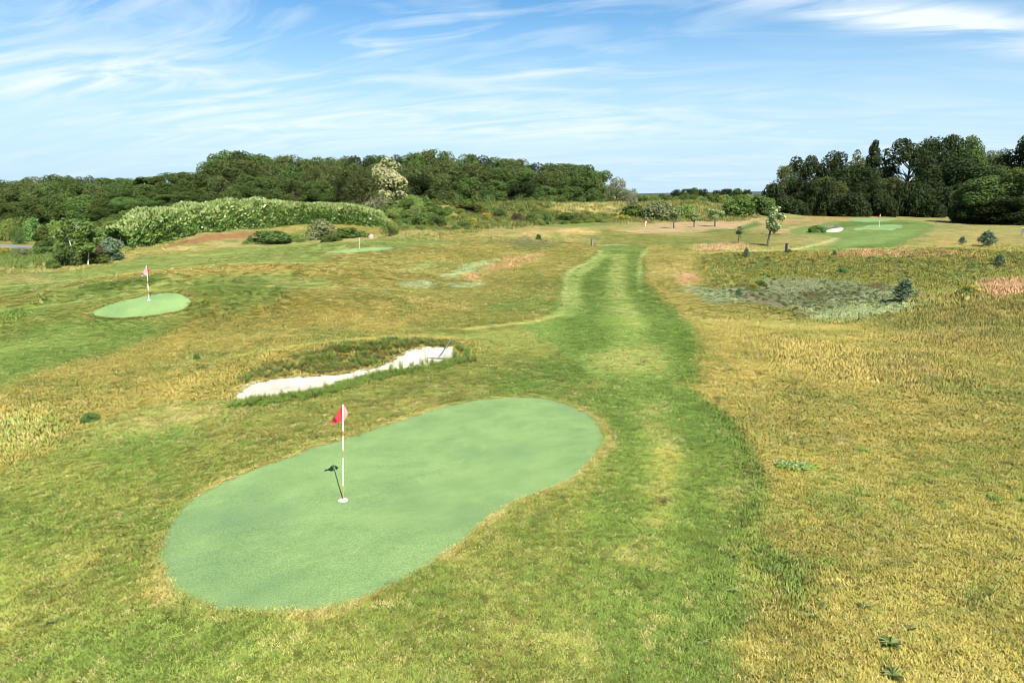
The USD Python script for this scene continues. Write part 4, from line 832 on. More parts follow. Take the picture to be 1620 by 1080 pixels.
# right wood
for args in [('olive_b', 'grey-green tree at the left corner of the dark right-hand wood', 1222, 263, 44, 150), ('oak_loose', 'loose oak with sky showing between its branches at the left of the right wood', 1250, 241, 62, 172),
             ('oak_a', 'dark round oak between the loose oak and the yellow-topped tree', 1292, 241, 66, 172), ('yellowish', 'pale yellow-topped tree left of the pointed dark tree in the right wood', 1330, 238, 44, 182),
             ('oak_c', 'dark spreading tree below the yellow-topped one', 1322, 262, 84, 156), ('cone', 'pointed dark tree rising above the right wood', 1351, 219, 44, 172), ('oak_loose', 'tall open-crowned oak right of the pointed dark tree', 1405, 212, 86, 178),
             ('oak_b', 'tall dark oak in the middle of the right wood skyline', 1450, 217, 70, 180), ('mid_a', 'tall greener tree at the right of the oak skyline', 1488, 217, 66, 176), ('olive_a', 'yellowish green tree in the dip of the right skyline', 1535, 236, 60, 178),
             ('olive_b', 'short yellow-green tree under the loose oak of the right wood', 1288, 280, 62, 148), ('brown_tree', 'brownish thin-leaved tree at the foot of the right wood', 1415, 290, 50, 146), ('olive_a', 'olive tree left of the brownish one at the foot of the right wood', 1380, 280, 60, 148),
             ('oak_c', 'broad tree leaning over the middle of the right wood', 1448, 240, 70, 158), ('oak_a', 'big rounded dark green tree in front of the right wood', 1490, 250, 104, 148), ('mid_b', 'green tree beside the big rounded one, right wood', 1530, 262, 80, 146),
             ('oak_a', 'dark oak at the far right skyline left of the tallest', 1572, 224, 70, 164), ('oak_b', 'tallest dark oak at the right edge of the picture', 1612, 208, 90, 160), ('oak_c', 'dark tree behind the right edge of the wood', 1655, 214, 90, 160), ('brown_tree', 'tree with a reddish brown crown low in the right-hand corner wood', 1588, 258, 36, 128),
             ('oak_b', 'lowest dark tree in the left half of the right wood', 1250, 285, 56, 146), ('oak_a', 'low dark tree under the pointed tree', 1345, 290, 64, 145), ('oak_c', 'low black-green tree at the middle foot of the right wood', 1440, 288, 70, 142), ('oak_b', 'low dark tree behind the near thicket', 1500, 292, 66, 138)]:
    plant(args[0], args[1], 'tree', args[2], None, args[3], args[4], D=args[5])
for k, lab, px, base, top, w in [('mid_b', 'nearest big bushy thicket tree at the right edge of the course', 1560, 353, 278, 96), ('olive_a', 'yellowish bushy tree at the left of the near thicket', 1525, 352, 292, 56), ('mid_c', 'right-hand bushy tree of the near thicket, cut by the picture edge', 1612, 354, 266, 90), ('oak_b', 'low dark shrubby tree under the near thicket', 1585, 355, 312, 90), ('oak_a', 'low dark tree at the left foot of the near thicket', 1530, 353, 316, 56)]:
    plant(k, lab, 'tree', px, base, top, w, sink_=0.4)
for i, x in enumerate(np.arange(1205, 1540, 20)):
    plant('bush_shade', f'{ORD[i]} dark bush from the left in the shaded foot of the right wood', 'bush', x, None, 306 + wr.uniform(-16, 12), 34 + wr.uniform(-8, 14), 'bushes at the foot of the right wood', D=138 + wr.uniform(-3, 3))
for i, x in enumerate(np.arange(-6, 350, 17)):
    plant(['bush_mid_a', 'bush_bright', 'bush_mid_b', 'bush_olive'][i % 4], f'{ORD[i]} green bush from the left along the foot of the left wood', 'bush', x, None, 352 + wr.uniform(-9, 7), 34, 'bushes at the foot of the left wood', D=160 + wr.uniform(-3, 3))
for i, x in enumerate(np.arange(630, 960, 16)):
    plant(['bush_oak', 'bush_mid_a', 'bush_mid_b'][i % 3], f'{ORD[i]} dark bush from the left along the foot of the middle wood', 'bush', x, None, 315 + wr.uniform(-6, 5), 30, 'bushes at the foot of the middle wood', D=134 + wr.uniform(-3, 3))
# far belt between the woods
for i, (x, t, w) in enumerate([(1058, 300, 22), (1074, 299, 22), (1086, 297, 20), (1098, 299, 20), (1120, 301, 22), (1135, 299, 22), (1150, 298, 22), (1164, 300, 18)]):
    plant(['oak_a', 'oak_b', 'mid_a', 'oak_c'][i % 4], f'{ORD[i]} tiny dark tree from the left on the far skyline between the woods', 'tree', x, None, t, w, 'far skyline trees', D=430)
for i, x in enumerate(np.arange(1000, 1206, 12)):
    plant(['bush_oak', 'bush_mid_a', 'bush_olive'][i % 3], f'{ORD[i]} distant bush from the left under the far skyline trees', 'bush', x, None, 307 + wr.uniform(-2, 4), 26, 'distant scrub bushes', D=255 + wr.uniform(-20, 20))
for i, x in enumerate(np.arange(1022, 1204, 11)):
    plant(['bush_mid_a', 'bush_bright', 'bush_oak', 'bush_olive'][int(wr.integers(4))], f'{ORD[i]} bush from the left in the scrub belt behind the saplings', 'bush', x, None, 317 + wr.uniform(-4, 7), 27, 'bushes of the scrub belt behind the saplings', D=140 + wr.uniform(-14, 14))

# ---------------------------------------------------------------- grass
def tuft_mesh(seed, n, rad, length, wid, el=(12, 48), up=0.5):
    """A tuft of blades that fan out, leaning between the two elevations; its normals are those of a soft mat."""
    rng = np.random.default_rng(seed); V, F, Nn = [], [], []
    a = rng.uniform(0, 2 * np.pi, n); rr = rad * np.sqrt(rng.uniform(0, 1, n)); yaw = rng.uniform(0, 2 * np.pi, n); e0 = np.radians(rng.uniform(*el, n)); L_ = length * rng.uniform(0.55, 1.25, n); w = wid * rng.uniform(0.7, 1.3, n)
    for i in range(n):
        h = np.array([math.cos(yaw[i]), math.sin(yaw[i]), 0]); s = np.array([-math.sin(yaw[i]), math.cos(yaw[i]), 0]) * w[i] / 2; o = np.array([rr[i] * math.cos(a[i]), rr[i] * math.sin(a[i]), -0.003])
        e1 = min(e0[i] * 1.35, 1.45); e2 = e0[i] * 0.6; m = o + (h * math.cos(e1) + [0, 0, math.sin(e1)]) * L_[i] * 0.5; tip = m + (h * math.cos(e2) + [0, 0, math.sin(e2)]) * L_[i] * 0.5; k = len(V)
        V += [o + s, o - s, m - s * 0.85, m + s * 0.85, tip]; F += [(k, k + 1, k + 2), (k, k + 2, k + 3), (k + 3, k + 2, k + 4)]
        nb = np.array([-h[0] * math.sin(e0[i]), -h[1] * math.sin(e0[i]), math.cos(e0[i])]); nb = nb * (1 - up) + np.array([0, 0, up]); nb /= np.linalg.norm(nb); Nn += [nb] * 5
    return np.array(V), np.array(F), np.array(Nn)
def scatter(y0, y1, per_m2, seed, xmax=0.80, extra=1.5):
    rng = np.random.default_rng(seed); ax = xmax * y1 + extra; n = int(per_m2 * 2 * ax * (y1 - y0)); x = rng.uniform(-ax, ax, n); y = rng.uniform(y0, y1, n)
    k = np.abs(x) < xmax * y + extra; return x[k], y[k], rng
SHEET_POLYS = (GREEN_POLY, GREEN2_POLY, GREEN3_POLY, GREEN4_POLY, SAND_POLY, SAND2_POLY)
def off_sheets(x, y, gap=0.012):
    ok = np.ones(len(x), bool)
    for p in SHEET_POLYS:
        s = np.nonzero((x > p[:, 0].min() - 0.3) & (x < p[:, 0].max() + 0.3) & (y > p[:, 1].min() - 0.3) & (y < p[:, 1].max() + 0.3))[0]
        ok[s[inside_dist(x[s], y[s], p) > -(gap if np.ndim(gap) == 0 else gap[s])]] = False
    return ok
# shrubs that stand out
for a in [('bush_olive', 'yellow-green bush between the blossom and the grassy bank', 626, 343, 328, 34), ('bush_yellow', 'low yellowish bush on the crest of the bank below the wood', 737, 334, 322, 60), ('bush_grey', 'silvery willow shrub left of the scrub belt, beside the tall straw grass', 1042, 346, 318, 62), ('bush_mid_b', 'dark green shrub at the left of the silvery willow shrub', 1000, 343, 324, 46), ('twiggy', 'thin upright twiggy bush above the silvery willow shrub', 1000, 340, 300, 26),
          ('bush_grey', 'rounded grey-green shrub at the right foot of the silvery willow', 1066, 348, 328, 30), ('bush_olive', 'green bush right behind the left-hand sapling of the far row', 1085, 345, 322, 40), ('bush_mid_a', 'long dark bush behind the wide sapling', 1170, 342, 316, 62), ('bush_oak', 'dark bush closing the scrub belt by the right wood', 1200, 338, 310, 44),
          ('bush_oak', 'round dark green bush low on the grassy bank', 692, 358, 342, 30), ('bush_mid_b', 'small dark bush on the bank right of the round one', 735, 362, 352, 26), ('bush_mid_a', 'green bush near the top of the bank left end', 700, 343, 330, 26), ('bush_grey', 'bluish shrub sloping up the left end of the bank', 655, 350, 331, 34),
          ('bush_brown', 'reddish brown shrub in the middle of the bank', 818, 352, 338, 26), ('bush_mid_b', 'dark green bush in the middle of the bank beside the reddish shrub', 838, 353, 339, 24), ('bush_oak', 'dark bush on the bank above the yellow flowers', 790, 345, 332, 22), ('bush_bright', 'bright green bush at the right part of the bank', 868, 353, 337, 26), ('gold_clump', 'yellow-flowering clump on the bank', 770, 352, 338, 28),
          ('bush_mid_a', 'low dark green growth below the straw-coloured crest', 900, 351, 337, 44), ('bush_olive', 'low olive growth at the right end below the straw crest', 938, 350, 338, 44), ('gold_clump', 'patch of yellow flowers in front of the silvery willow', 984, 350, 341, 30), ('gold_clump', 'small yellow-flowering clump low on the bank', 748, 356, 346, 22),
          ('bush_grey', 'silver-leaved shrub in front of the laurel hedge', 508, 379, 347, 50), ('bush_olive', 'yellow-green bush at the right end of the laurel hedge', 616, 374, 351, 34), ('bush_mid_b', 'low green bush under the laurel hedge right of the silver shrub', 552, 376, 361, 60), ('bush_bright', 'low green bramble mound on the bank below the laurel hedge', 425, 384, 366, 84), ('bush_olive', 'low yellowish bramble at the left of the silver shrub', 470, 382, 370, 36), ('bush_mid_a', 'small green bush at the foot of the silver shrub', 525, 382, 372, 36),
          ('bush_pine', 'bluish juniper shrub at the left end of the laurel hedge', 180, 412, 374, 44), ('bush_oak', 'dark green juniper at the foot of the birches', 106, 421, 386, 40), ('bush_olive', 'low leafy bush right of the birch stems', 142, 416, 388, 30), ('bush_mid_a', 'low green bush between the birches and the bluish juniper', 150, 417, 402, 46), ('bush_brown', 'dry brownish shrub beside the birch stems', 160, 409, 384, 22),
          ('bush_grey', 'greyish bush in the rough left of the birches', 36, 408, 392, 30), ('bush_bright', 'bright green bush in the rough by the road', 66, 404, 391, 40), ('gold_clump', 'yellow-flowering clump at the left edge by the road', 6, 404, 392, 26), ('bush_mid_b', 'dark small bush by the left foot of the juniper', 84, 425, 410, 22),
          ('bush_bright', 'bright green shrub beside the small distant bunker', 1292, 367.5, 357, 26), ('bush_mid_a', 'leafy shrub left of the small distant bunker', 1284, 368, 359, 16), ('gold_clump', 'yellow-flowering clump on the far lip of the heath hollow', 1490, 417, 410, 26), ('gold_clump', 'yellow-flowering clump on the grassy mound at the right edge', 1533, 466, 452, 34), ('bush_bright', 'small bright green bush on the wall of the heath hollow', 1335, 432, 424, 26), ('bush_mid_a', 'low dark weed clump in the heath hollow beside yellow flowers', 1205, 452, 444, 24), ('gold_clump', 'low yellow-flowering clump in the left of the heath hollow', 1192, 458, 449, 22), ('bush_bright', 'lone leafy weed by the dry tall grass at the left', 143, 667, 653, 28), ('bush_bright', 'small bright weed tuft in the left meadow', 312, 569, 560, 12), ('bush_oak', 'dark low tuft on the gravelly knoll', 852, 378, 371, 9)]:
    plant(a[0], a[1], 'bush', *a[2:], sink_=0.05)
plant('birch', 'clump of young birches with pale stems at the left', 'tree', 130, 419, 345, 72, name='birch_tree', rot=10)
for x, t in ((151, 362), (176, 361), (187, 361)):
    plant('cypress', {151: 'narrow yellow-green cypress left of the thin grey pole', 176: 'narrow cypress right of the thin grey pole', 187: 'brownish green cypress next to the end of the laurel hedge'}[x], 'tree', x, None, t, 11, D=118, name='cypress_tree')
plant('bright_tree', 'small rounded tree on the verge left of the white car', 'tree', 30, 386, 358, 22, name='verge_tree'); plant('grey_tree', 'pale leafy young tree on the verge above the road', 'tree', 69, 381, 357, 18, name='verge_tree')
for a in [('sapling_lean', 'tallest young tree with a leaning bare stem beside the right-hand fairway', 1214, 390, 324, 33, 0), ('sapling_round', 'smallest sapling with a round head left of the leaning one', 1168, 386, 358, 15, 40), ('sapling_round', 'left sapling of the far row of three', 1066, 361, 331, 21, 90), ('sapling_small', 'middle low-crowned sapling of the far row of three', 1098, 359, 335, 17, 10), ('sapling_wide', 'right sapling of the far row of three, wide flat crown', 1131, 358, 330, 30, 0)]:
    plant(a[0], a[1], 'sapling', a[2], a[3], a[4], a[5], rot=a[6])
for a in [('young_pine', 'bushy young pine standing in the meadow at the right edge', 1561, 390, 365, 28), ('young_pine', 'small dark young pine behind the heath hollow at the right', 1580, 421, 402, 17), ('thin_pine', 'thin bluish young pine inside the heath hollow', 1430, 476, 441, 36), ('thin_pine', 'little pine seedling on the left rim of the heath hollow', 1180, 407, 392, 12), ('thin_pine', 'dark pine seedling in the left of the heath hollow', 1169, 468, 455, 12), ('thin_pine', 'tiny seedling on the far rim in the middle of the hollow', 1320, 404, 396, 9), ('thin_pine', 'faint seedling left of the bushy young pine', 1522, 386, 374, 12)]:
    plant(a[0], a[1], 'young pine', *a[2:])

# the clipped laurel hedge
def hedge():
    t = thing('laurel_hedge', 'long rounded laurel hedge with pale new shoots in front of the middle wood', 'hedge')
    rng = np.random.default_rng(4); line = np.array(HEDGE); sp = spline(line, 12, closed=False); seg = np.r_[0, np.cumsum(np.hypot(*np.diff(sp, axis=0).T))]; Ltot = seg[-1]
    TOP = [(195, 362), (205, 352), (215, 346), (235, 337), (262, 331), (300, 327), (330, 324), (345, 324), (380, 321), (440, 320), (470, 323), (485, 327), (520, 326), (560, 328), (580, 329), (600, 337), (612, 352), (622, 362)]
    s = np.linspace(0, Ltot, 120); cx = np.interp(s, seg, sp[:, 0]); cy = np.interp(s, seg, sp[:, 1]); z0 = height(cx, cy)
    ppx = 810 + FPX * cx / (cy * math.cos(PITCH) + 4 * math.sin(PITCH)); h = np.array([max(top_z(np.array([a, b, 0]), line_at(TOP, q)) - z, 0.4) for a, b, q, z in zip(cx, cy, ppx, z0)])
    tx = np.gradient(cx, s); ty = np.gradient(cy, s)
    def surf(n, inner, top_bias, size, aspect, rise):
        u = rng.uniform(0, Ltot, n); a = rng.uniform(-0.12, np.pi + 0.12, n) if not top_bias else np.clip(rng.normal(np.pi / 2, 0.62, n), -0.1, 3.24)
        C = np.column_stack([np.interp(u, s, cx), np.interp(u, s, cy), np.interp(u, s, z0)]); hh = np.interp(u, s, h); T_ = np.column_stack([np.interp(u, s, tx), np.interp(u, s, ty), np.zeros(n)]); N_ = np.column_stack([T_[:, 1], -T_[:, 0], np.zeros(n)])
        hw = np.minimum(1.7, hh * 0.62) * (0.92 + 0.2 * fbm2(np.column_stack([u, a * 2]), 0.5, 2, 3)); ca, sa = np.cos(a), np.sin(a); e = 0.72
        ox = np.sign(ca) * np.abs(ca) ** e * hw; oz = np.maximum(sa, 0) ** e * hh
        bump = 1 + 0.58 * (fbm2(np.column_stack([u, a * 1.6]), 0.42, 2, 8) - 0.5) + 0.14 * (fbm2(np.column_stack([u, a * 2.2]), 1.6, 2, 9) - 0.5)
        r = (inner + (1 - inner) * rng.uniform(0, 1, n)) * bump
        p = C + N_ * (ox * r)[:, None] + np.column_stack([np.zeros((n, 2)), oz * r])
        outw = N_ * ca[:, None] + np.column_stack([np.zeros((n, 2)), np.maximum(sa, 0)]); outw /= np.linalg.norm(outw, axis=1, keepdims=True) + 1e-9
        d = outw * 0.7 + rng.normal(size=(n, 3)) * 0.42; d[:, 2] += rise; d /= np.linalg.norm(d, axis=1, keepdims=True)
        w = np.cross(d, outw + rng.normal(size=(n, 3)) * 0.5); w /= np.linalg.norm(w, axis=1, keepdims=True)
        L_ = (size * rng.uniform(0.65, 1.3, n))[:, None]; v = np.stack([p, p + d * L_ * 0.45 - w * L_ * aspect, p + d * L_, p + d * L_ * 0.45 + w * L_ * aspect], 1); i = np.arange(n)[:, None] * 4
        return v.reshape(-1, 3), np.vstack([i + [0, 1, 2], i + [0, 2, 3]])
    obj('leaves', surf(30000, 0.82, False, 0.27, 0.32, 0.3), LEAF['laurel'], t, kind='stuff')
    obj('new_shoots', surf(10000, 1.0, True, 0.30, 0.34, 0.55), LEAF['shoots'], t, kind='stuff', label='pale yellow-green new shoots')
    st = [tube([[np.interp(u, s, cx), np.interp(u, s, cy), np.interp(u, s, z0) - 0.1], [np.interp(u, s, cx) + 0.1, np.interp(u, s, cy), np.interp(u, s, z0) + np.interp(u, s, h) * 0.6]], [0.05, 0.03], 6) for u in np.arange(0.5, Ltot, 0.8)]
    obj('stems', join(st), bark, t, kind='stuff')
hedge()

# ---------------------------------------------------------------- weeds round the bunker and in the grass
def weed_kind(key, H, n, leaf, wide, size):
    def b(rng, p):
        parts, V = [], []
        for k in range(n):
            a = rng.uniform(0, 6.28); r = wide * math.sqrt(rng.uniform(0, 1)); h = H * rng.uniform(0.55, 1.0); o = np.array([r * math.cos(a), r * math.sin(a), 0]); e = o * 1.25 + [0, 0, h]
            parts.append(tube([o, e], [0.006, 0.003], 4)); m = int(16 * h / 0.5) + 5
            for i in range(m):
                t_ = 0.12 + 0.88 * i / m; q = o + (e - o) * t_; b_ = i * 2.4 + rng.uniform(-0.3, 0.3); L_ = size * (1.15 - 0.6 * t_) * rng.uniform(0.8, 1.2); d = np.array([math.cos(b_), math.sin(b_), rng.uniform(0.25, 0.8)]); d /= np.linalg.norm(d); w = np.array([-math.sin(b_), math.cos(b_), 0])
                V.append([q, q + d * L_ * 0.5 - w * L_ * 0.19, q + d * L_ - [0, 0, L_ * 0.2], q + d * L_ * 0.5 + w * L_ * 0.19])
        V = np.array(V); i = np.arange(len(V))[:, None] * 4
        obj('stems', join(parts), LEAF['weed'], p, kind='stuff'); obj('leaves', (V.reshape(-1, 3), np.vstack([i + [0, 1, 2], i + [0, 2, 3]])), LEAF[leaf], p)
    plant_kind(key, wide * 2.6, H, b)
weed_kind('upright_weed', 0.50, 5, 'weed', 0.10, 0.11); weed_kind('yellow_weed', 0.42, 6, 'weedy', 0.14, 0.10); weed_kind('dry_weed', 0.30, 9, 'dryleaf', 0.16, 0.07); weed_kind('low_weed', 0.22, 9, 'weed', 0.16, 0.09)
# tall single weeds behind and before the sand
wz = np.random.default_rng(77)
wn = {}
for px, py, top, w, k in sorted([(545, 558, 533, 16, 'upright_weed'), (552, 556, 536, 14, 'upright_weed'), (568, 556, 540, 16, 'upright_weed'), (577, 555, 538, 12, 'yellow_weed'), (595, 551, 533, 14, 'upright_weed'), (522, 570, 551, 18, 'upright_weed'), (628, 549, 535, 20, 'yellow_weed'), (610, 553, 538, 20, 'yellow_weed'),
                          (640, 548, 536, 18, 'yellow_weed'), (660, 546, 536, 18, 'yellow_weed'), (724, 552, 537, 12, 'upright_weed'), (732, 556, 541, 12, 'upright_weed'), (741, 557, 537, 10, 'upright_weed'), (738, 563, 546, 14, 'upright_weed'), (720, 566, 549, 14, 'upright_weed'), (702, 578, 558, 9, 'upright_weed'), (676, 576, 560, 11, 'upright_weed'), (684, 575, 563, 10, 'upright_weed'), (668, 578, 564, 12, 'upright_weed'), (650, 580, 570, 12, 'upright_weed'),
                          (634, 583, 568, 12, 'upright_weed'), (618, 586, 573, 14, 'upright_weed'), (455, 585, 570, 22, 'yellow_weed'), (480, 582, 566, 20, 'yellow_weed'), (492, 572, 556, 16, 'upright_weed'), (505, 570, 556, 16, 'yellow_weed'), (750, 560, 546, 10, 'yellow_weed'), (565, 575, 556, 18, 'yellow_weed'), (700, 548, 537, 14, 'yellow_weed'), (680, 547, 537, 14, 'yellow_weed')]):
    side = py > 566 and px > 600 or px > 715; kk = 'lip' if side else k; wn[kk] = wn.get(kk, -1) + 1; o_ = ORD[wn[kk]]
    plant(k, (f'{o_} leafy upright weed from the left on the near lip of the bunker' if side else f'{o_} yellowish weed from the left on the hump behind the bunker' if k == 'yellow_weed' else f'{o_} tall leafy weed from the left on the hump behind the bunker'), 'weed', px, py, top, w, 'weeds on the near lip of the bunker' if side else 'yellowish weeds behind the bunker' if k == 'yellow_weed' else 'tall weeds behind the bunker', name='leafy_weed')
def weed_mat(name, label, pts_fn, n, kinds, hs, seed, smin=0.7, smax=1.3):
    """Low weeds that grow as one mass."""
    rng = np.random.default_rng(seed); xy = pts_fn(rng, n); z = height(xy[:, 0], xy[:, 1]); d = inside_dist(xy[:, 0], xy[:, 1], SAND_POLY); k = d < 0.02; xy, z = xy[k], z[k]; n = len(xy)
    pi = UsdGeom.PointInstancer.Define(stage, numbered('/World', name)); rel = pi.CreatePrototypesRel()
    for k in kinds:
        q = UsdGeom.Xform.Define(stage, numbered(str(pi.GetPath()), 'sprig')); q.GetPrim().GetReferences().AddInternalReference(PROTO[k][0]); rel.AddTarget(q.GetPath())
    s = rng.uniform(smin, smax, n); yaw = rng.uniform(0, 6.28, n)
    pi.CreatePositionsAttr(Vt.Vec3fArray.FromNumpy(np.column_stack([xy, z]).astype(np.float32))); pi.CreateProtoIndicesAttr(Vt.IntArray.FromNumpy(rng.integers(0, len(kinds), n).astype(np.int32)))
    pi.CreateOrientationsAttr(Vt.QuathArray([Gf.Quath(math.cos(a / 2), 0, 0, math.sin(a / 2)) for a in yaw])); pi.CreateScalesAttr(Vt.Vec3fArray.FromNumpy(np.column_stack([s, s, s * hs]).astype(np.float32)))
    put(pi.GetPrim(), label=label, category='weeds', kind='stuff')
def along(px_line, width):
    w = np.array([P(*p)[:2] for p in px_line])
    def f(rng, n):
        sp = spline(w, 10, closed=False); L_ = np.r_[0, np.cumsum(np.hypot(*np.diff(sp, axis=0).T))]; u = rng.uniform(0, L_[-1], n); p = np.column_stack([np.interp(u, L_, sp[:, 0]), np.interp(u, L_, sp[:, 1])]); return p + rng.normal(0, width, (n, 2))
    return f
weed_mat('bunker_edge_weeds', 'low leafy green weeds growing along the near edge of the sand', along([(378, 638), (420, 636), (470, 628), (520, 619), (560, 607), (610, 594), (650, 588), (690, 582), (722, 573), (744, 567)], 0.12), 420, ['low_weed', 'low_weed', 'yellow_weed'], 0.55, 5, 0.4, 0.95)
def hump(rng, n):
    q = spline(world_poly([(365, 608), (400, 585), (470, 562), (520, 548), (580, 540), (650, 536), (715, 540), (720, 546), (660, 549), (635, 556), (610, 570), (570, 583), (510, 590), (430, 597)]), 4); p = np.column_stack([rng.uniform(q[:, 0].min(), q[:, 0].max(), n * 6), rng.uniform(q[:, 1].min(), q[:, 1].max(), n * 6)]); return p[inside_dist(p[:, 0], p[:, 1], q) > 0][:n]
weed_mat('bunker_hump_weeds', 'mixed low weeds and dry stalks covering the hump behind the sand', hump, 420, ['low_weed', 'yellow_weed', 'dry_weed', 'yellow_weed', 'dry_weed', 'dry_weed'], 0.5, 6, 0.4, 0.9)
def bank_area(rng, n):
    q = spline(world_poly([(632, 366), (650, 340), (690, 331), (760, 328), (860, 325), (875, 336), (960, 341), (1010, 348), (940, 352), (840, 356), (730, 366)]), 4); p = np.column_stack([rng.uniform(q[:, 0].min(), q[:, 0].max(), n * 8), rng.uniform(q[:, 1].min(), q[:, 1].max(), n * 8)]); return p[inside_dist(p[:, 0], p[:, 1], q) > 0][:n]
weed_mat('bank_scrub', 'tangle of low herbs and scrub covering the bank in front of the middle wood', bank_area, 760, ['bush_olive', 'bush_yellow', 'bush_mid_a', 'bush_olive', 'bush_olive', 'bush_bright', 'bush_mid_b', 'bush_olive', 'gold_clump'], 0.6, 12, 0.16, 0.42)
def behind_hedge(rng, n):
    q = np.array([(-40, 62), (-37, 72), (-31, 81), (-22, 86), (-10, 83), (-5, 88), (-16, 112), (-36, 150), (-92, 150), (-62, 95), (-50, 72)], float); p = np.column_stack([rng.uniform(-92, -5, n * 4), rng.uniform(62, 150, n * 4)]); return p[inside_dist(p[:, 0], p[:, 1], q) > 0][:n]
weed_mat('hedge_scrub', 'low scrub and brambles growing behind the laurel hedge', behind_hedge, 620, ['bush_mid_a', 'bush_olive', 'bush_mid_b', 'bush_bright', 'bush_oak'], 0.85, 13, 0.4, 1.0)
def heath_area(rng, n):
    q = spline(world_poly([(1090, 458), (1150, 450), (1230, 441), (1330, 446), (1430, 450), (1455, 474), (1425, 497), (1345, 507), (1250, 493), (1170, 480)]), 4); p = np.column_stack([rng.uniform(q[:, 0].min(), q[:, 0].max(), n * 5), rng.uniform(q[:, 1].min(), q[:, 1].max(), n * 5)])
    p = p[inside_dist(p[:, 0], p[:, 1], q) > rng.uniform(-0.5, 1.5, len(p))]; return p[fbm2(p, 0.6, 3, 61) + rng.uniform(-0.12, 0.12, len(p)) > 0.47][:n]
shrub('heath_pale', 'sapling', n_leaf=420, size=0.30, stems=2, n_lobes=8); shrub('heath_cushion', 'grey', n_leaf=420, size=0.30, stems=2, n_lobes=8); shrub('heath_dark', 'brown', n_leaf=420, size=0.30, stems=2, n_lobes=8); shrub('heath_green', 'weedy', n_leaf=420, size=0.30, stems=2, n_lobes=8)
weed_mat('heath_cushions', 'grey-green lichen and heather cushions on the floor of the hollow', heath_area, 620, ['heath_cushion', 'heath_cushion', 'heath_cushion', 'heath_pale', 'heath_green', 'heath_dark'], 0.5, 14, 0.03, 0.10)
def lip_area(rng, n):
    q = spline(world_poly([(1112, 408), (1250, 400), (1440, 400), (1640, 404), (1640, 440), (1440, 446), (1300, 440), (1150, 450), (1105, 440)]), 4); p = np.column_stack([rng.uniform(q[:, 0].min(), q[:, 0].max(), n * 5), rng.uniform(q[:, 1].min(), q[:, 1].max(), n * 5)])
    return p[inside_dist(p[:, 0], p[:, 1], q) > rng.uniform(-0.5, 2.2, len(p))][:n]
weed_mat('heath_scrub', 'olive and brown low heath scrub on the far wall of the hollow', lip_area, 520, ['heath_green', 'heath_green', 'heath_green', 'heath_pale', 'heath_dark'], 0.5, 15, 0.04, 0.15)
def meadow(rng, n):
    x, y, _ = scatter(9, 60, 1.0, 16, 0.76, 0.5); k = off_sheets(x, y, 0.05); p = np.column_stack([x, y])[k]; p = p[rng.permutation(len(p))]
    return p[fbm2(p, 0.15, 3, 71) > 0.5][:n]
weed_mat('meadow_herbs', 'scattered low herbs and dead stalks in the dry grass', meadow, 900, ['low_weed', 'dry_weed', 'yellow_weed', 'dry_weed', 'dry_weed'], 0.6, 16, 0.25, 0.7)
# rosettes of broad leaves in the short grass at the right
def rosette(rng, p):
    V = []
    for i in range(34):
        a = i * 2.4 + rng.uniform(-0.3, 0.3); L_ = rng.uniform(0.05, 0.13); d = np.array([math.cos(a), math.sin(a), rng.uniform(0.25, 0.9)]); w = np.array([-math.sin(a), math.cos(a), 0]); o = np.array([0, 0, 0.012])
        V.append([o, o + d * L_ * 0.55 - w * L_ * 0.10, o + d * L_ - [0, 0, L_ * 0.3], o + d * L_ * 0.55 + w * L_ * 0.10])
    V = np.array(V); i = np.arange(len(V))[:, None] * 4; obj('leaves', (V.reshape(-1, 3), np.vstack([i + [0, 1, 2], i + [0, 2, 3]])), LEAF['herb'], p)
plant_kind('rosette', 0.24, 0.06, rosette)
def set_rosette(px, py, s, label, group=None):
    q = P(px, py); thing('leaf_rosette', label, 'weed', q, RNG.uniform(0, 360), (s * 0.75, s * 0.75, s * 0.8), group, ref=PROTO['rosette'][0])
set_rosette(1408, 1020, 1.5, 'largest flat rosette of pointed leaves in the grass at the lower right'); set_rosette(1412, 1070, 1.3, 'leaf rosette at the bottom edge right of the fairway')
for i_, (px, py, s) in enumerate(sorted([(1368, 960, 0.9), (1285, 975, 1.0), (1440, 995, 0.8), (1160, 935, 0.9), (1178, 985, 0.7), (1112, 1018, 0.8), (1190, 775, 0.9), (1160, 880, 0.8), (82, 985, 0.8), (940, 970, 0.6), (1302, 962, 0.8), (1245, 888, 1.1), (1225, 905, 1.0), (1262, 880, 0.9)])):
    set_rosette(px, py, s, f'{ORD[i_]} small leaf rosette from the left in the foreground grass', 'small leaf rosettes in the grass')
# white clover in flower
def clover(rng, p):
    n = 230; a = rng.uniform(0, 6.28, n); r = np.sqrt(rng.uniform(0, 1, n)); c = np.column_stack([r * np.cos(a) * 0.34, r * np.sin(a) * 0.16 , np.full(n, 0.035)])
    obj('leaves', leaves(rng, [(q, 0.02) for q in c], 700, 0.035, aspect=0.9, up=1.5), LEAF['weed'], p)
    for k in range(26):
        q = c[k] * [0.9, 0.9, 1] + [-0.05, 0.03, rng.uniform(0.02, 0.05)]; b = trimesh.creation.icosphere(1, 0.009); b.apply_translation(q); obj('flower_head', b, LEAF['white'], p, smooth=True)
plant_kind('clover', 0.7, 0.1, clover)
q = P(1258, 740); thing('clover_patch', 'patch of white flowering clover in the dry grass right of the fairway', 'clover', q, -14, 1.0, ref=PROTO['clover'][0])

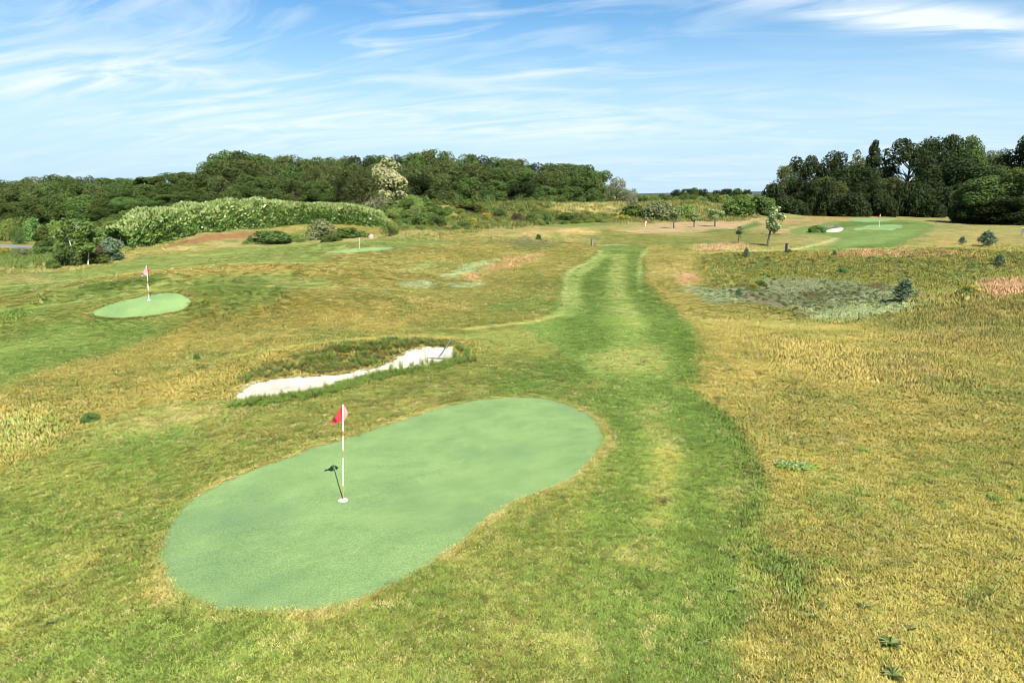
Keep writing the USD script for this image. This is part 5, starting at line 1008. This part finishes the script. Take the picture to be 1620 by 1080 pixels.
# ---------------------------------------------------------------- road, car, posts, signs, stones
def strip(px, width, lift, mat, name, label):
    c = spline(np.array(px), 8, closed=False); t = np.gradient(c, axis=0); t /= np.linalg.norm(t, axis=1, keepdims=True); nn = np.column_stack([-t[:, 1], t[:, 0]]); cols = np.linspace(-1, 1, 7); V = []
    for k in cols: q = c + nn * width / 2 * k; V.append(np.column_stack([q, height(q[:, 0], q[:, 1]) + lift]))
    V = np.stack(V, 1); n, m = V.shape[:2]; i = (np.arange(n - 1)[:, None] * m + np.arange(m - 1)[None]).ravel(); F = np.vstack([np.column_stack([i, i + 1, i + m + 1]), np.column_stack([i, i + m + 1, i + m])])
    a, b, cc = (V.reshape(-1, 3)[F[0, k]] for k in range(3))
    if np.cross(b - a, cc - a)[2] < 0: F = F[:, ::-1]
    obj(name, (V.reshape(-1, 3), F), mat, kind='structure', label=label)
def strip_line():
    a, b = P(5, 390)[:2], P(110, 384.5)[:2]; d = (b - a) / np.linalg.norm(b - a); return [a + d * t for t in (-120, -60, -25, 0, 15, 30, 45, 60, 75)]
strip(strip_line(), 6.0, 0.10, asphalt, 'road', 'grey asphalt road passing below the left wood')
car_paint = M('white_car_paint', {'p': ('principled_bsdf', {'base_color': (0.72, 0.73, 0.75), 'roughness': 0.3, 'coat_weight': 0.6})}, [], 'p.BSDF')
car_glass = M('dark_car_glass', {'p': ('principled_bsdf', {'base_color': (0.02, 0.025, 0.03), 'roughness': 0.06})}, [], 'p.BSDF')
rubber = plain('black_rubber', (0.02, 0.02, 0.02), 0.8); lamp_red = plain('red_lamp_glass', (0.45, 0.02, 0.02), 0.2); lamp_clear = plain('clear_lamp_glass', (0.7, 0.7, 0.7), 0.1)
def car(px, py, head, label, paint):
    p = P(px, py); t = thing('car', label, 'car', p + [0, 0, 0.11], head)
    def hull(prof, w0, w1, z_split):
        pts = []
        for x, z in prof:
            w = w0 if z < z_split else w1
            pts += [(x, w, z), (x, -w, z)]
        return trimesh.convex.convex_hull(np.array(pts))
    obj('body', hull([(-2.1, 0.35), (-2.15, 0.62), (-2.05, 0.92), (2.0, 0.80), (2.15, 0.60), (2.1, 0.32), (1.2, 0.95)], 0.88, 0.84, 0.8), paint, t, smooth=35)
    obj('cabin', hull([(-1.75, 0.90), (-1.25, 1.40), (0.25, 1.42), (1.15, 0.90)], 0.82, 0.62, 1.2), car_glass, t, smooth=20)
    obj('roof', hull([(-1.30, 1.395), (-1.15, 1.455), (0.15, 1.465), (0.34, 1.40)], 0.64, 0.60, 1.43), paint, t, smooth=30)
    for sx in (-1.3, 1.35):
        for sy in (-0.8, 0.8):
            w = trimesh.creation.cylinder(0.32, 0.2, sections=24); w.apply_transform(trimesh.transformations.rotation_matrix(np.pi / 2, [1, 0, 0])); w.apply_translation([sx, sy, 0.32]); o = obj('wheel', w, rubber, t, smooth=30)
            r = trimesh.creation.cylinder(0.19, 0.22, sections=16); r.apply_transform(trimesh.transformations.rotation_matrix(np.pi / 2, [1, 0, 0])); r.apply_translation([sx, sy, 0.32]); obj('rim', r, grey_metal, o, smooth=30)
    for sy in (-0.6, 0.6): obj('headlight', box([2.1, sy, 0.66], [0.14, 0.36, 0.14]), lamp_clear, t); obj('tail_light', box([-2.1, sy, 0.72], [0.12, 0.26, 0.18]), lamp_red, t)
    for sx in (-0.1, -0.72): obj('window_pillar', box([sx, 0, 1.15], [0.07, 1.46, 0.46]), paint, t)
car(91, 387, 12, 'white car on the road, half hidden behind the birches', car_paint)
# thin pole
p = at_dist(159.5, 100); t = thing('lamp_post', 'thin pale grey pole beside the cypresses', 'pole', p, tilt=(0, -3, 0)); hz = top_z(p, 363) - p[2]
obj('mast', tube([[0, 0, -0.2], [0, 0, hz]], [0.11, 0.085], 10), plain('pale_grey_metal', (0.5, 0.5, 0.5), 0.5), t, smooth=30); obj('cap', tube([[0, 0, hz], [0, 0, hz + 0.08]], [0.11, 0.09], 10), grey_metal, t)
# wooden tee posts
p = P(937, 390); t = thing('tee_post', 'grey wooden post with a slanted cap at the head of the fairway', 'post', p, 20)
obj('post', box([0, 0, 0.26], [0.13, 0.13, 0.62]), weathered_wood, t); obj('cap', box([0.0, 0, 0.60], [0.20, 0.18, 0.06]), grey_metal, t); obj('iron_strap', box([0.0, 0.0, 0.46], [0.136, 0.136, 0.04]), grey_metal, t)
p = P(1244, 400); t = thing('tee_post', 'dark wooden post with white edge beside the right-hand fairway', 'post', p, 35)
obj('post', box([0, 0, 0.28], [0.16, 0.14, 0.64]), dark_wood, t); obj('white_face', box([0.09, 0.0, 0.40], [0.02, 0.13, 0.40]), white_paint, t); obj('cap', box([0, 0, 0.62], [0.18, 0.16, 0.05]), dark_wood, t)
plant('bush_mid_b', 'small leafy weed at the foot of the dark wooden post', 'bush', 1249, 400, 394, 9)
p = P(1618, 374); t = thing('information_board', 'dark blue-grey board on a post at the right edge of the picture', 'sign', p, -10)
obj('post', box([-0.1, 0, 0.3], [0.08, 0.08, 0.9]), grey_metal, t); obj('board', box([0.06, -0.05, 0.62], [0.50, 0.05, 0.42]), plain('slate_panel', (0.08, 0.10, 0.15), 0.5), t); obj('top_edge', box([0.04, -0.05, 0.86], [0.62, 0.09, 0.04]), plain('yellow_strip', (0.6, 0.5, 0.1), 0.5), t)
p = P(1021, 358); t = thing('hole_marker', 'small red and white tee marker in the far dry grass', 'marker', p)
obj('stake', tube([[0, 0, -0.1], [0, 0, 0.55]], 0.03, 6), white_paint, t); obj('head', box([0, 0, 0.62], [0.42, 0.08, 0.30]), flag_red, t); obj('white_band', box([0.08, -0.05, 0.58], [0.18, 0.02, 0.16]), white_paint, t)
p = P(1387, 337.5); t = thing('hole_marker', 'reddish marker stake at the foot of the right wood', 'marker', p); obj('stake', tube([[0, 0, -0.1], [0, 0, 0.7]], 0.05, 6), white_paint, t); obj('head', box([0, 0, 0.9], [0.32, 0.1, 0.6]), flag_red, t)
def rock(name, label, px, py, s, seed):
    m = trimesh.creation.icosphere(3, 1.0); v = np.array(m.vertices); v *= (0.75 + 0.6 * meshkit.fbm(v * 1.3 + seed, 3, seed))[:, None] * np.array(s); q = P(px, py); m.vertices = v; m.apply_translation([q[0], q[1], q[2] + s[2] * 0.45])
    return obj(name, m, stone_mat, '/World', smooth=35, label=label, category='stone')
rock('boulder', 'pale pinkish stone at the foot of the laurel hedge', 587, 378, (0.26, 0.22, 0.28), 3); rock('boulder', 'small pale stone in the dry grass right of the heath hollow', 1510, 523, (0.09, 0.07, 0.05), 8)
# dead twig
p = P(1357, 510); t = thing('dead_branch', 'bare forked dead branch standing in the heath hollow', 'branch', p); obj('twig', join([tube([[0, 0, -0.05], [0.02, 0, 0.2], [0.0, 0, 0.42]], [0.02, 0.016, 0.012], 6), tube([[0.02, 0, 0.16], [-0.12, 0, 0.04], [-0.26, 0.05, -0.02]], [0.014, 0.012, 0.008], 6), tube([[0.02, 0, 0.18], [0.18, 0.03, 0.08], [0.3, 0.05, 0.02]], [0.014, 0.01, 0.006], 6)]), dark_wood, t)
# hole flag of the hidden strip of turf
t = thing('flagstick', 'short pale flagstick in the thin strip of turf before the hedge', 'flagstick', f6); obj('pole_section', tube([[0, 0, -0.05], [0, 0, 0.9]], 0.009, 8), white_paint, t); obj('ferrule', tube([[0, 0, 0], [0, 0, 0.1]], 0.012, 8), grey_metal, t)

NPAL = 24
TUFT_GAIN = 2.85
def grass_layer(name, label, y0, y1, density, seed, protos, hmul=1.0, hmin=0.0, scale0=1.0, gap=0.012, xmax=1.05, pick=None, gain=1.0, rims=(), var=0.27):
    """Tufts of grass over a belt of the ground; each takes the colour that the ground has there."""
    x, y, rng = scatter(y0, y1, density, seed, xmax)
    for poly, m in rims:        # a fringe along the cut edges of the turf
        a = np.vstack([poly, poly[:1]]); L_ = np.r_[0, np.cumsum(np.hypot(*np.diff(a, axis=0).T))]; u = rng.uniform(0, L_[-1], m)
        x = np.r_[x, np.interp(u, L_, a[:, 0]) + rng.normal(0, 0.055, m)]; y = np.r_[y, np.interp(u, L_, a[:, 1]) + rng.normal(0, 0.055, m)]
    gaps = np.interp(rng.uniform(0, 1, len(x)), [0, 0.7, 1], [gap, gap * 1.5, gap * 3.5])
    k = off_sheets(x, y, gaps); x, y = x[k], y[k]
    col, dry, h = ground_fields(x, y); keep = (h > hmin) & (rng.uniform(0, 1, len(x)) < (np.clip(h / 0.02, 0, 1) if pick is None else pick(x, y, h)))
    x, y, col, dry, h = x[keep], y[keep], col[keep], dry[keep], h[keep]; n = len(x)
    col = col * (1 + np.clip(rng.normal(0, var, (n, 1)), -0.6, 0.8)) ; t = rng.uniform(0, 1, n)
    tostraw = (t < dry * 0.22)[:, None]; togreen = (t > 1 - (1 - dry) * 0.18)[:, None]
    col = np.where(tostraw, col * 0.55 + 0.45 * np.array([0.29, 0.24, 0.11]), col); col = np.where(togreen, col * 0.6 + 0.4 * np.array([0.085, 0.155, 0.03]), col)
    cen, lab = kmeans2(np.sqrt(np.clip(col, 1e-4, 1)), NPAL, minit='++', seed=seed, iter=12)
    cen = np.clip(cen, 0.05, 1) ** 2 * TUFT_GAIN * gain
    pi = UsdGeom.PointInstancer.Define(stage, numbered('/World', name)); path = str(pi.GetPath()); rel = pi.CreatePrototypesRel()
    for c in range(NPAL):
        mat = M(f'{name}_blades_{seed}_{c}', {'g': ('geometry', {}), 'oi': ('object_info', {}), 'r': ('map_range', {'to_min': 0.45, 'to_max': 1.55}), 'sc': ('vector_math', {'math_type': 'scale', 'vector1': tuple(cen[c])}),
                 'p': ('principled_bsdf', {'roughness': 0.6, 'specular_ior_level': 0.18}), 't': ('translucent_bsdf', {}), 'm': ('mix_closure', {'fac': 0.14})},
                [('g.random_per_island', 'r.value'), ('r.result', 'sc.scale'), ('sc.vector', 'p.base_color'), ('sc.vector', 't.color'), ('p.BSDF', 'm.closure1'), ('t.BSDF', 'm.closure2')], 'm.closure')
        for v, pm in enumerate(protos):
            q = obj(f'tuft_{c}_{v}', pm[:2], mat, path); gm_ = UsdGeom.Mesh.Get(stage, q); gm_.CreateNormalsAttr(Vt.Vec3fArray.FromNumpy(pm[2].astype(np.float32))); gm_.SetNormalsInterpolation('vertex'); rel.AddTarget(q)
    idx = lab * len(protos) + rng.integers(0, len(protos), n)
    z = height(x, y); s = scale0 * rng.uniform(0.75, 1.3, n); sz = s * np.clip(h * hmul, 0.25, 3)
    yaw = rng.uniform(0, 2 * np.pi, n)
    pi.CreatePositionsAttr(Vt.Vec3fArray.FromNumpy(np.column_stack([x, y, z]).astype(np.float32)))
    pi.CreateProtoIndicesAttr(Vt.IntArray.FromNumpy(idx.astype(np.int32)))
    q = np.zeros((n, 4), np.float16); q[:, 2] = np.sin(yaw / 2); q[:, 3] = np.cos(yaw / 2)
    pi.CreateOrientationsAttr(Vt.QuathArray([Gf.Quath(float(w), 0.0, 0.0, float(zz)) for zz, w in zip(q[:, 2], q[:, 3])]))
    pi.CreateScalesAttr(Vt.Vec3fArray.FromNumpy(np.column_stack([s, s, sz]).astype(np.float32)))
    put(pi.GetPrim(), label=label, category='grass', kind='stuff')
    print(name, n)
    return n
near_protos = [tuft_mesh(100 + i, 24, 0.042, 0.038, 0.0075, (10, 55)) for i in range(3)]
mid_protos = [tuft_mesh(200 + i, 28, 0.085, 0.055, 0.012, (10, 50)) for i in range(3)]
far_protos = [tuft_mesh(300 + i, 30, 0.16, 0.09, 0.022, (10, 50)) for i in range(3)]
tall_protos = [tuft_mesh(400 + i, 34, 0.15, 0.40, 0.008, (55, 82), 0.4) for i in range(3)]
bank_protos = [tuft_mesh(500 + i, 36, 0.40, 0.70, 0.026, (48, 80), 0.4) for i in range(3)]
grass_layer('short_grass', 'short mown and dry grass around the foreground green', 3.6, 11.5, 540, 1, near_protos, hmul=1 / 0.036, gap=-0.02, gain=1.42, rims=((GREEN_POLY, 2600),))
grass_layer('meadow_grass', 'dry olive grass on the slopes beyond the bunker', 11.5, 26, 165, 2, mid_protos, hmul=1 / 0.045, gap=-0.02, gain=1.38, rims=((GREEN2_POLY, 500), (SAND_POLY, 350)), var=0.20)
grass_layer('distant_grass', 'far dry grass between the mown strips', 26, 60, 34, 3, far_protos, hmul=1 / 0.06, xmax=1.0, gain=1.42, var=0.13)
grass_layer('tall_grass', 'tall straw and pinkish seeding grass in patches', 9, 75, 10, 4, tall_protos, hmul=1 / 0.34, hmin=0.11, xmax=0.9)
grass_layer('bank_grass', 'tall rough grass on the bank in front of the middle wood', 75, 150, 2.6, 5, bank_protos, hmul=1 / 0.62, hmin=0.2, xmax=0.6)
